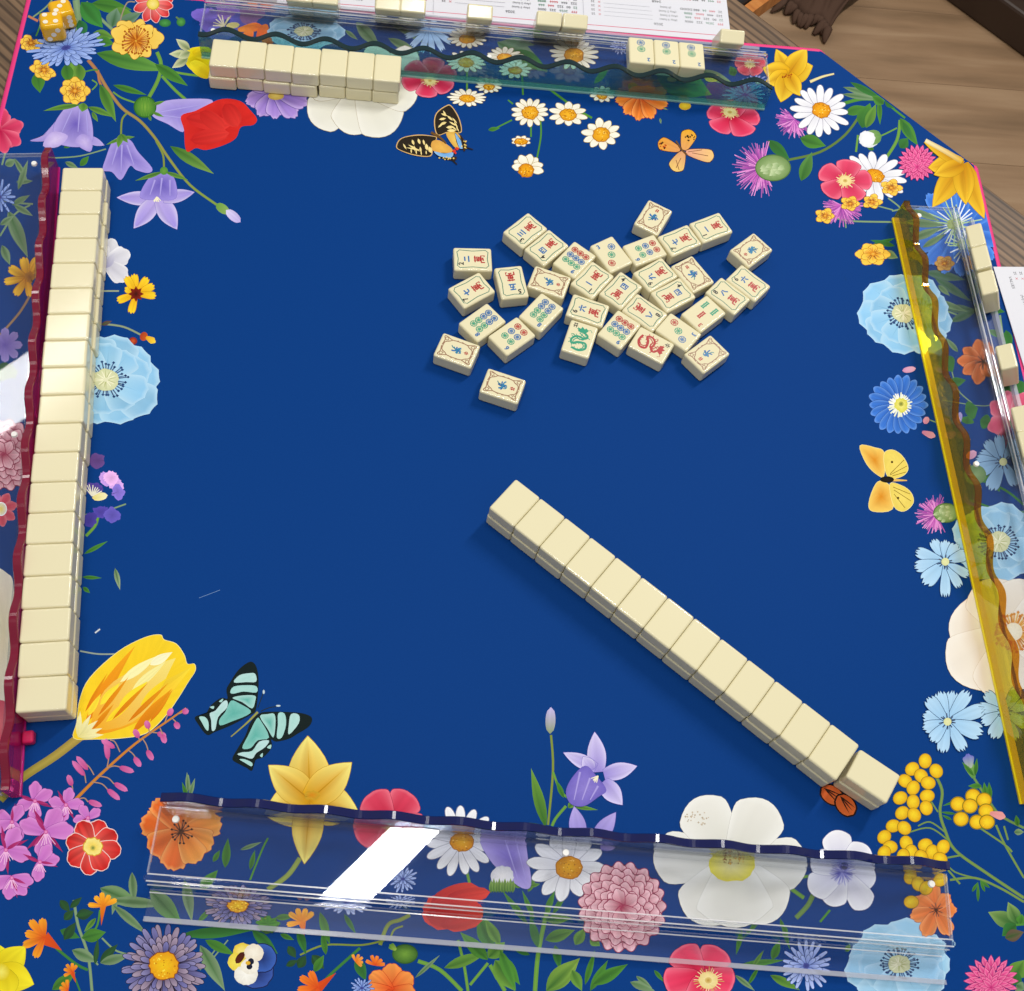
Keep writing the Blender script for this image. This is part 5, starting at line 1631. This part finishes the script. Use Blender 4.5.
# wall in front of the magenta rack: 19 stacks of two
R2 = math.radians
rj = random.Random(3)
BOW = (0.4, 0.2, -0.3, -0.7, -1.1, -1.3, -1.7, -2.1, -1.6, -1.3, -2.0, -2.5, -2.4, -2.3, -2.0, -1.5, -0.7, -0.0, 0.7)
lo, lang = Vector((-346.0, 195.0)), -84.92
u = Vector((math.cos(R2(lang)), math.sin(R2(lang)))); v = Vector((-u.y, u.x))
for i in range(19):
    c = lo + u * (22.13 * (i + .5) - .9) + v * (14.3 + BOW[i])
    tile(c.x, c.y, TT + .05, lang + 90 + rj.uniform(-.3, .3), 'face down tile, top layer of magenta rack wall, %s from the printed tulip' % ORD[18 - i], 'upper wall tiles by the magenta rack')
    d = (1.9 if i in (1, 2, 3, 4, 5, 6) else .5) + rj.uniform(-.4, .4)
    c2 = c + v * d - u * (5.0 if i == 0 else rj.uniform(-.1, .1) + (2.0 if i < 18 else 0) * 0)
    if i == 0:
        c2 = c + v * d
    tile(c2.x, c2.y, 0, lang + 90 + rj.uniform(-.3, .3), 'face down tile, bottom layer of magenta rack wall, %s from the printed tulip' % ORD[18 - i], 'lower wall tiles by the magenta rack')

# wall in front of the teal rack: 7 stacks of two
t0, t1 = Vector((-249.6, 325.9)), Vector((-95.0, 323.6))
tu = (t1 - t0).normalized(); tv = Vector((-tu.y, tu.x))
tang = math.degrees(math.atan2(tu.y, tu.x))
for i in range(7):
    c = t0 + tu * (22.1 * (i + .5)) + tv * ((-.6, .2, -.5, -1.6, -.4, -.9, -1.4)[i])
    tile(c.x, c.y, TT + .05, tang + 90, 'face down tile, top layer of teal rack wall, %s from the printed yellow rose' % ORD[i], 'upper wall tiles by the teal rack')
    sh = -2.0 if i < 4 else -.9
    c2 = c + tu * sh + tv * ((-1.0, -.2, -1.2, -.6, -.4, -.2, -.2)[i])
    tile(c2.x, c2.y, 0, tang + 90, 'face down tile, bottom layer of teal rack wall, %s from the printed yellow rose' % ORD[i], 'lower wall tiles by the teal rack')

# diagonal wall: 13 stacks and one stack turned crosswise
dp = Vector(G(516, 478.1, 25.4)); dang = -39.33
u = Vector((math.cos(R2(dang)), math.sin(R2(dang)))); v = Vector((-u.y, u.x))
for i in range(13):
    c = dp + u * (22.12 * (i + .5)) - v * 15.0
    tile(c.x, c.y, TT + .05, dang + 90, 'face down tile, top layer of the diagonal wall, %s from the crosswise stack' % ORD[12 - i], 'upper tiles of the diagonal wall')
    c2 = c + u * rj.uniform(-.04, .04) - v * rj.uniform(0, .5) - u * .3
    tile(c2.x, c2.y, 0, dang + 90, 'face down tile, bottom layer of the diagonal wall, %s from the crosswise stack' % ORD[12 - i], 'lower tiles of the diagonal wall')
cs = [G(*q, 25.4) for q in ((859.8, 748.8), (899.8, 775.4), (886.4, 802), (842.8, 773.8))]
cx, cy = sum(p[0] for p in cs) / 4, sum(p[1] for p in cs) / 4
cx += u.x * 1.2; cy += u.y * 1.2
ca = math.degrees(math.atan2(cs[1][1] - cs[0][1], cs[1][0] - cs[0][0]))
tile(cx, cy, TT + .05, ca, 'face down tile turned crosswise, upper one, at the end of the diagonal wall')
tile(cx - .6 * u.x * 0, cy - .5, 0, ca + .6, 'face down tile turned crosswise, lower one, at the end of the diagonal wall')


# ------------------------------------------------------------------ acrylic racks
RL = 486.0
SH_Z, SH_T = 17.0, 3.4          # shelf level and thickness
LEAN = math.radians(30)


def frame(p0, p1):
    """p0 -> p1 runs along the front foot of the pusher; local x along it, local y towards the player"""
    p0, p1 = Vector(p0), Vector(p1)
    c = (p0 + p1) / 2
    d = (p1 - p0).normalized()
    return c, math.atan2(d.y, d.x)


def wave_h(s):
    return 27.4 + 4.0 * math.cos(2 * math.pi * (s + RL / 2) / 40.5 + 2.6)


def make_rack(p0, p1, label, tint, edge_c, foot_c, edge_name, milk=0.0, milk_c=(1, 1, 1)):
    c, a = frame(p0, p1)
    root = empty('tile_rack', (c.x * MM, c.y * MM, 0.4 * MM), a)
    tag(root, label, 'tile rack')
    h = RL / 2
    # shelf on a clear front wall
    obj('shelf', mesh_of('shelf', *extrude_profile([(7, SH_Z - SH_T), (46, SH_Z - SH_T), (46, SH_Z), (7, SH_Z)], -h, h), M_CLEAR), root)
    obj('front_wall', mesh_of('front_wall', *extrude_profile([(6.2, 0), (9.6, 0), (9.6, SH_Z - SH_T - .1), (6.2, SH_Z - SH_T - .1)], -h, h), M_CLEAR), root)
    bm = bmesh.new()
    vs, fs = extrude_profile([(46.1, SH_Z - 4.5), (50.0, SH_Z - 4.5), (50.0, SH_Z + 1.2), (46.1, SH_Z + 1.2)], -h - 2, h + 2)
    bv = [bm.verts.new(q) for q in vs]
    for q in fs:
        bm.faces.new([bv[i] for i in q])
    bmesh.ops.recalc_face_normals(bm, faces=bm.faces)
    bmesh.ops.bevel(bm, geom=list(bm.edges), offset=.9 * MM, segments=2, affect='EDGES')
    obj('back_ledge', bm_mesh('back_ledge', bm, M_RIDGE), root)
    # sloping back wall and floor of the groove
    sl = math.tan(LEAN)
    obj('groove_wall', mesh_of('groove_wall', *extrude_profile([(49.9, SH_Z - 4.7), (52.2, 0.4), (53.9, 0.4), (51.5, SH_Z - 4.7)], -h, h), M_CLEAR), root)
    obj('groove_floor', mesh_of('groove_floor', *extrude_profile([(54.1, 0), (67.9, 0.4), (67.9, 2.0), (54.1, 1.4)], -h, h), M_GROOVE), root)
    obj('front_lip', mesh_of('front_lip', *extrude_profile([(68.0, 0), (70.8, 0), (70.8, 4.9), (68.0, 4.4)], -h, h), M_LIP), root)
    # milky strips along the cut edges; their white stands in for reflected light
    for nm, prof in (('ledge_edge_glint', [(45.5, SH_Z + 1.25), (46.3, SH_Z + 1.25), (46.3, SH_Z + 1.8), (45.5, SH_Z + 1.8)]), ('ledge_edge_glint', [(49.4, SH_Z + 1.25), (50.2, SH_Z + 1.25), (50.2, SH_Z + 1.8), (49.4, SH_Z + 1.8)]),
                     ('groove_edge_glint', [(54.1, 1.45), (54.9, 1.5), (54.9, 1.9), (54.1, 1.85)]), ('ledge_edge_glint', [(51.0, SH_Z - 4.6), (51.7, SH_Z - 4.6), (51.7, SH_Z - 4.1), (51.0, SH_Z - 4.1)])):
        obj(nm, mesh_of(nm, *extrude_profile(prof, -h, h), M_FROST), root)
    for s in (-h, h):
        sg = 1 if s > 0 else -1
        obj('end_edge', mesh_of('end_edge', *extrude_profile([(7, SH_Z - SH_T), (45, SH_Z - SH_T), (45, SH_Z), (7, SH_Z)], s + sg * .02, s + sg * .9), M_FROST2), root)
    for s in (-h + 10, -2, h - 10):
        bm = bmesh.new()
        bmesh.ops.create_cone(bm, cap_ends=True, segments=14, radius1=2.3 * MM, radius2=1.9 * MM, depth=1.4 * MM)
        rv = obj('rivet', bm_mesh('rivet', bm, M_WHITE), root)
        rv.location = (s * MM, 14 * MM, (SH_Z + .75) * MM)
    # the pusher: a dyed acrylic bar with a scalloped top
    n = 240
    vs, fs = [], []
    ev, ef = [], []
    for i in range(n + 1):
        s = -h + RL * i / n
        z = wave_h(s)
        vs += [(s * MM, 0.4 * MM, 1.9 * MM), (s * MM, 0.4 * MM, (z - 1.0) * MM), (s * MM, 5.4 * MM, (z - 1.0) * MM), (s * MM, 5.4 * MM, 1.9 * MM)]
        ev += [(s * MM, 0.2 * MM, (z - .95) * MM), (s * MM, 0.6 * MM, z * MM), (s * MM, 5.2 * MM, z * MM), (s * MM, 5.6 * MM, (z - .95) * MM)]
        if i:
            b = 4 * i
            for k in range(4):
                k2 = (k + 1) % 4
                fs.append((b - 4 + k, b - 4 + k2, b + k2, b + k))
                ef.append((b - 4 + k, b - 4 + k2, b + k2, b + k))
    for F in (fs, ef):
        F += [(3, 2, 1, 0), (4 * n, 4 * n + 1, 4 * n + 2, 4 * n + 3)]
    pu = obj('pusher', mesh_of('pusher', vs, fs, acrylic(edge_name + '_acrylic', tint, .03, 1.03, milk, milk_c)), root)
    e = obj('scalloped_edge', mesh_of('scalloped_edge', ev, ef, plain(edge_name + '_edge', edge_c, .12, .6) if edge_name != 'yellow' else acrylic('yellow_edge', (.93, .66, .06), .05, 1.1), True), pu)
    e.data.polygons.foreach_set('use_smooth', [False] * len(e.data.polygons))
    e['label'] = 'dark %s scalloped top edge' % edge_name
    fm = frosted(edge_name + '_foot', lin(foot_c), .7 if edge_name in ('yellow', 'magenta') else .4)
    obj('foot_edge', mesh_of('foot_edge', *extrude_profile([(-.5, 0), (5.4, 0), (5.4, 1.8), (0, 1.8), (-.5, 1.4)], -h, h), fm), pu)
    return root, c, a


M_LIP = frosted('cut_acrylic_lip', (.62, .64, .72), .4)
M_FROST = frosted('cut_edge_glint', (.97, .97, .99), .34)  # frosted edge whose white also paints in the bright reflected lines
M_FROST2 = frosted('cut_acrylic_end', (.85, .87, .9), .22)
TOPR = make_rack((-262, 342.4), (224, 332.2), 'clear acrylic tile rack with teal scalloped pusher and three two dot tiles', (.60, .85, .83), '06282c', 'a4d4cc', 'teal', .07, (.3, .6, .55))
RIGHT = make_rack((323.6, 219.5), (335.4, -264.6), 'clear acrylic tile rack with yellow scalloped pusher', (.97, .89, .10), 'c8860a', 'ffe81c', 'yellow', .1, (.85, .7, .02))
BOTR = make_rack((267.4, -304.8), (-216.7, -268.4), 'empty clear acrylic tile rack with navy blue scalloped pusher', (.80, .84, .93), '071250', '7f92b8', 'navy')
LEFT = make_rack((-304.2, -266.0), (-357.0, 213.0), 'clear acrylic tile rack with magenta scalloped pusher', (.92, .20, .55), '78082c', 'd0208a', 'magenta', .3, (.62, .02, .26))


# small rounded magenta block on the magenta pusher
root, c, a = LEFT
kx, ky = G(26, 738, 4)
ks = (kx - c.x) * math.cos(a) + (ky - c.y) * math.sin(a)
pu = [o for o in root.children if o.name.startswith('pusher')][0]
o = obj('small_block', soft_box('small_block', 8, 7, 7, 1.6, frosted('magenta_block', lin('d8205c'), .85), 3), pu)
o.location = (ks * MM, -3.4 * MM, 0)


def standing(rack, s, label, group=None, uu=65.6):
    """a tile standing in the groove of a rack, leaning back against it, its plain back to the middle of the table"""
    root, c, a = rack
    L = Matrix.Translation((c.x * MM, c.y * MM, .4 * MM)) @ Matrix.Rotation(a, 4, 'Z')
    L = L @ Matrix.Translation((s * MM, uu * MM, 5.2 * MM)) @ Matrix.Rotation(LEAN, 4, 'X')
    # tile: long axis up, face (+z) to the player (+y)
    R = Matrix(((-1, 0, 0, 0), (0, 0, 1, 0), (0, 1, 0, 0), (0, 0, 0, 1)))
    mt = L @ Matrix.Translation((0, -TT / 2 * MM, TL / 2 * MM)) @ R
    return tile(0, 0, 0, 0, label, group, None, mt)


def s_of(rack, px, py, z=30):
    root, c, a = rack
    x, y = G(px, py, z)
    return (x - c.x) * math.cos(a) + (y - c.y) * math.sin(a)


for i, (px, py) in enumerate(((299, -3), (325, -1), (388, 3), (413, 5), (480, 12), (549, 17), (575, 20), (732, 36))):
    lab = 'tile standing in the teal rack, back to the table, %s from the printed lily corner' % ORD[7 - i]
    standing(TOPR, s_of(TOPR, px, py), lab, 'tiles standing in the teal rack', 65.6)
for i, (px, py) in enumerate(((974, 236), (980, 258), (987, 283), (1005, 357), (1020, 419), (1026, 444))):
    lab = 'tile standing in the yellow rack, %s from the printed lily end' % ORD[i]
    standing(RIGHT, s_of(RIGHT, px, py), lab, 'tiles standing in the yellow rack', 65.6)

# exposed tiles on the shelf of the teal rack
root, c, a = TOPR
for i, (px, py) in enumerate(((641, 53.5), (667, 56.5), (693, 60))):
    s = s_of(TOPR, px, py, SH_Z + TT)
    s = s_of(TOPR, 667, 56.5, SH_Z + TT) + (i - 1) * 22.1
    yy = 25.6
    x = c.x + s * math.cos(a) - yy * math.sin(a)
    y = c.y + s * math.sin(a) + yy * math.cos(a)
    tile(x, y, SH_Z + .45, math.degrees(a) - 90, ('two dot tile on the teal rack shelf, next to the printed daisy', 'two dot tile on the teal rack shelf, between two other two dot tiles', 'two dot tile on the teal rack shelf, next to the printed red rose')[i], 'two dot tiles on the rack shelf', 'dot2')


# ------------------------------------------------------------------ dice
M_DICE = plain('dice_yellow', 'f0b400', .12, .6)
M_PIP = plain('dice_pip', 'f4ecd8', .4)
PIPS = {1: [(0, 0)], 2: [(-1, -1), (1, 1)], 3: [(-1, -1), (0, 0), (1, 1)], 4: [(-1, -1), (1, 1), (-1, 1), (1, -1)], 5: [(-1, -1), (1, 1), (-1, 1), (1, -1), (0, 0)], 6: [(-1, -1), (-1, 0), (-1, 1), (1, -1), (1, 0), (1, 1)]}
DS = 18.4
dice_me = soft_box('die', DS, DS, DS, 4.2, M_DICE, 4)
bm = bmesh.new()
bmesh.ops.create_cone(bm, cap_ends=True, segments=12, radius1=2.1 * MM, radius2=2.1 * MM, depth=.12 * MM)
pip_me = bm_mesh('pip', bm, M_PIP)


def die(px, py, deg, top, front, right, label):
    x, y = G(px, py, DS / 2)
    root = empty('die', (x * MM, y * MM, .3 * MM), R2(deg))
    tag(root, label, 'die', 'yellow dice')
    obj('die_body', dice_me, root)
    hd = DS / 2 * MM + .00002
    for num, rot in ((top, Matrix()), (front, Matrix.Rotation(R2(90), 4, 'X')), (right, Matrix.Rotation(R2(90), 4, 'Y')), (7 - top, Matrix.Rotation(R2(180), 4, 'X')), (7 - front, Matrix.Rotation(R2(-90), 4, 'X')), (7 - right, Matrix.Rotation(R2(-90), 4, 'Y'))):
        for a, b in PIPS[num]:
            p = obj('pip', pip_me, root)
            p.matrix_local = Matrix.Translation((0, 0, DS / 2 * MM)) @ rot @ Matrix.Translation((a * 4.0 * MM, b * 4.0 * MM, hd))


die(62.5, 15, 24, 3, 6, 4, 'yellow die with three white pips up, behind the other die')
die(53, 27, 14, 4, 3, 2, 'yellow die with four white pips up, on the printed cornflower')

# ------------------------------------------------------------------ printed score cards
def card(name, pts, z, label, writer, thick=.5):
    """pts: four table corners (mm) in order"""
    n = len(pts)
    cx = sum(p[0] for p in pts) / n; cy = sum(p[1] for p in pts) / n
    root = empty(name, (cx * MM, cy * MM, z * MM))
    tag(root, label, 'card')
    vs = [((x - cx) * MM, (y - cy) * MM, 0) for x, y in pts] + [((x - cx) * MM, (y - cy) * MM, thick * MM) for x, y in pts]
    fs = [tuple(range(n))[::-1], tuple(range(n, 2 * n))] + [(i, (i + 1) % n, n + (i + 1) % n, n + i) for i in range(n)]
    me = mesh_of('sheet', vs, fs, M_PAPER)
    bm = bmesh.new(); bm.from_mesh(me); bmesh.ops.recalc_face_normals(bm, faces=bm.faces); bm.to_mesh(me); bm.free()
    obj('sheet', me, root)
    f = Face()
    writer(f)
    me = f.mesh('printed_lines', M_INK)
    o = obj('printed_lines', me, root)
    o.location = (0, 0, thick * MM)
    return root


def rect(ax, ay, bx, by, depth):
    """bottom edge a->b, extending by depth to its left hand side"""
    d = Vector((bx - ax, by - ay)).normalized(); nrm = Vector((-d.y, d.x))
    return [(ax, ay), (bx, by), (bx + nrm.x * depth, by + nrm.y * depth), (ax + nrm.x * depth, ay + nrm.y * depth)], d


LINES = [('222 000 2222 2222', '(Any 2 Suits)'), ('2026 2222 2222', '(Any 3 Suits)'), ('FFF 2026 222 0000', '(Any 3 Suits)'), ('22 00 222 666 666', '(Any 2 Suits)'), ('222 444 6666 8888', '(Any 2 Suits)'), ('FF 2222 4444 6666', '(Any 1 Suit)'), ('22 444 66 888 DDDD', '(3 Suits)')]


def write_panel(f, x_right, y0, dirx, up, heads, mirror=True):
    """lines seen upside down from this side: the writing starts at x_right and runs to the left; y grows away from the mat"""
    rot = math.pi
    y = y0
    for hd, k in heads:
        if hd:
            f.text(hd, x_right - 62, y, 4.4, '2a2a30', rot); y += 6.4
        for _ in range(k):
            a, b = LINES[int(y * 7) % len(LINES)]
            parts = a.split(' ')
            x = x_right
            for i, p in enumerate(parts):
                wd = len(p) * 2.35
                f.text(p, x - wd / 2, y, 3.9, ('2a2a30', 'c8283c', '2f7a58', '2a2a30')[(i + int(y)) % 4], rot)
                x -= wd + 1.6
            f.text(b, x - 13, y, 3.2, '34343c', rot)
            f.line([(x - 28, y - 1.2), (x_right - 112, y - 1.2)], .25, '8a8a94')
            f.text('X', x_right - 116, y, 3.6, 'c8283c', rot)
            f.text('25', x_right - 122, y, 3.6, '34343c', rot)
            y += 5.2
        y += 1.5


bl, br = G(292, 5, -2), G(722, 40, -2)
pts, d = rect(-206, 417, 203, 415.5, 160)


def write_top(f):
    cx = sum(p[0] for p in pts) / 4; cy = sum(p[1] for p in pts) / 4
    yb = 416 - cy
    f.line([(-206 - cx + 2, yb + 6), (203 - cx - 2, yb + 6)], .7, 'd04a6a')
    for k in range(3):
        xr = 203 - cx - 5 - k * 136
        write_panel(f, xr, yb + 14, 1, 1, (('2026', 4), ('2468', 7), ('ANY LIKE NUMBERS', 3)))
        if k:
            f.line([(203 - cx - k * 136 + .0, yb + 2), (203 - cx - k * 136, yb + 158)], .3, 'b8b8c0')


card('score_card', pts, TABLE_Z + .1, 'white printed score card lying beyond the teal rack', write_top)

pr, d = rect(*G(993.5, 266.5, 2), *G(1026, 372, 2), 150)
pr_c = (sum(p[0] for p in pr) / 4, sum(p[1] for p in pr) / 4)


def write_right(f):
    ang = math.atan2(d.y, d.x)
    ca, sa = math.cos(ang), math.sin(ang)
    ox, oy = pr[0][0] - pr_c[0], pr[0][1] - pr_c[1]

    def W(t, al, up, size, col):
        f.text(t, ox + al * ca - up * sa, oy + al * sa + up * ca, size, col, ang)
    W('VALUES', 16, 12, 3.6, '34343c')
    for i in range(14):
        W('X', 12, 17.5 + i * 5.2, 3.2, 'c8283c')
        W('25', 6.5, 17.5 + i * 5.2, 3.4, '34343c')
        W('(Any 2 Suits)', 36 - (i % 3) * 3, 17.5 + i * 5.2, 3.0, '34343c')
        W('222 0000', 62, 17.5 + i * 5.2, 3.6, ('2a2a30', 'c8283c', '2f7a58')[i % 3])
    W('2026', 74, 11, 4.2, '2a2a30')


card('score_card', pr, 1.2, 'white printed score card at the mat edge beside the yellow rack', write_right)

# ------------------------------------------------------------------ beyond the table
M_ORANGE = wood('chair_wood', 'a8622a', 'c47a36', 'd08c48', 12, 10, .4)
M_BLACK = plain('black_vinyl', '141416', .45)
M_SUEDE = plain('brown_suede', '5a4438', .9, .1)
M_DKBROWN = plain('dark_brown_wood', '3a2a20', .5)
SEATZ = -743 + 450

# a wooden chair with black seat, tucked up to the table
ch = empty('wooden_chair', (.128, .862, FLOOR_Z * MM), R2(-45))
tag(ch, 'wooden chair with black padded seat behind the table edge', 'chair')
bm = rounded_box(414, 414, 40, 12, 3, 452)
o = obj('seat', bm_mesh('seat', bm, M_BLACK, True), ch); o['label'] = 'black padded seat'
for nm, x0, x1, y0, y1 in (('seat_rail', -222, -208, -222, 222), ('seat_rail', 208, 222, -222, 222), ('seat_rail', -207.8, 207.8, -222, -208), ('seat_rail', -207.8, 207.8, 208, 222)):
    bm = bmesh.new(); bm_box(bm, x0, x1, y0, y1, 462, 482)
    obj(nm, bm_mesh(nm, bm, M_ORANGE), ch)
for sx in (-1, 1):
    for sy in (-1, 1):
        bm = rounded_box(36, 36, 461.8, 4, 2)
        o = obj('leg', bm_mesh('leg', bm, M_ORANGE), ch)
        o.location = (sx * .165, sy * .165, 0)
    bm = rounded_box(36, 26, 420, 5, 2, 482.2)
    o = obj('back_post', bm_mesh('back_post', bm, M_ORANGE), ch); o.location = (sx * .204, .206, 0)
for z in (640, 800):
    bm = rounded_box(371, 20, 70, 5, 2, z)
    o = obj('back_slat', bm_mesh('back_slat', bm, M_ORANGE), ch); o.location = (0, .206, 0)

# fringed brown throw heaped on the floor behind the table
fa, fb = Vector(G(778, 6, FLOOR_Z)), Vector(G(828, 31, FLOOR_Z))


def fringed():
    d = (fb - fa); L = d.length; d.normalize()
    root = empty('fringed_throw', (fa.x * MM, fa.y * MM, (FLOOR_Z + 1) * MM), math.atan2(d.y, d.x))
    tag(root, 'dark brown fringed suede throw heaped on the floor behind the table', 'throw')
    nu, nv = 30, 14
    vs, fs = [], []
    r = random.Random(8)
    for j in range(nv + 1):
        t = j / nv
        for i in range(nu + 1):
            s = i / nu
            fold = math.sin(s * 19 + t * 2.5) * 9 + math.sin(s * 43 + 1 + t * 4) * 4
            x = L * s + 34 * t * (s - .2) + 6 * math.sin(t * 7 + s * 3)
            y = 200 * t + 8 * math.sin(s * 11)
            z = 6 + 62 * math.sin(min(1, t * 1.3) * 1.5) * (.7 + .3 * math.sin(s * 5 + .6)) + fold * min(1, t * 3) + 4
            vs.append((x * MM, y * MM, max(z, 4) * MM))
    for j in range(nv):
        for i in range(nu):
            a = j * (nu + 1) + i
            fs.append((a, a + 1, a + nu + 2, a + nu + 1))
    o = obj('cloth', mesh_of('cloth', vs, fs, M_SUEDE, True), root)
    md = o.modifiers.new('thickness', 'SOLIDIFY'); md.thickness = .004

    def tassel(b, ux, uy, w_, Lt):
        pv, pf = [], []
        dx = r.uniform(-.35, .35)
        for q in range(6):
            t = q / 5
            cx_ = b.x * 1000 + (ux - uy * dx * t) * Lt * t
            cy_ = b.y * 1000 + (uy + ux * dx * t) * Lt * t
            cz_ = max(3.0, b.z * 1000 * (1 - t * t) + 3)
            ww = w_ * (1 + .25 * math.sin(t * 3.1)) * (1 - .55 * t ** 3)
            for e in range(6):
                an = e * math.pi / 3
                pv.append(((cx_ - uy * ww * math.cos(an)) * MM, (cy_ + ux * ww * math.cos(an)) * MM, (cz_ + ww * .6 * math.sin(an)) * MM))
        for q in range(5):
            for e in range(6):
                pf.append((q * 6 + e, q * 6 + (e + 1) % 6, q * 6 + 6 + (e + 1) % 6, q * 6 + 6 + e))
        pf += [tuple(range(5, -1, -1)), tuple(range(30, 36))]
        obj('fringe', mesh_of('fringe', pv, pf, M_SUEDE, True), root)
    for i in range(13):
        tassel(Vector(vs[int(i / 12 * nu)]), r.uniform(-.15, .15), -1, r.uniform(5, 8), r.uniform(16, 34))
    for j in range(2, nv, 2):
        tassel(Vector(vs[j * (nu + 1)]), -1, -.25, r.uniform(5, 7), r.uniform(14, 26))


fringed()

# black padded stool with a dark brown base on the floor
e0, e1 = Vector(G(945, 0, FLOOR_Z)), Vector(G(1024, 58, FLOOR_Z))
sd = (e1 - e0).normalized(); sn = Vector((-sd.y, sd.x))
mid = (e0 + e1) / 2 + sn * 260 + sd * 60
st = empty('low_stool', (mid.x * MM, mid.y * MM, FLOOR_Z * MM), math.atan2(sd.y, sd.x))
tag(st, 'black padded low stool with dark brown base on the floor', 'stool')
bm = rounded_box(640, 520, 70, 6, 2, 0)
obj('stool_base', bm_mesh('stool_base', bm, M_DKBROWN), st)
bm = rounded_box(610, 440, 130, 35, 4, 70.2)
obj('stool_cushion', bm_mesh('stool_cushion', bm, M_BLACK, True), st)
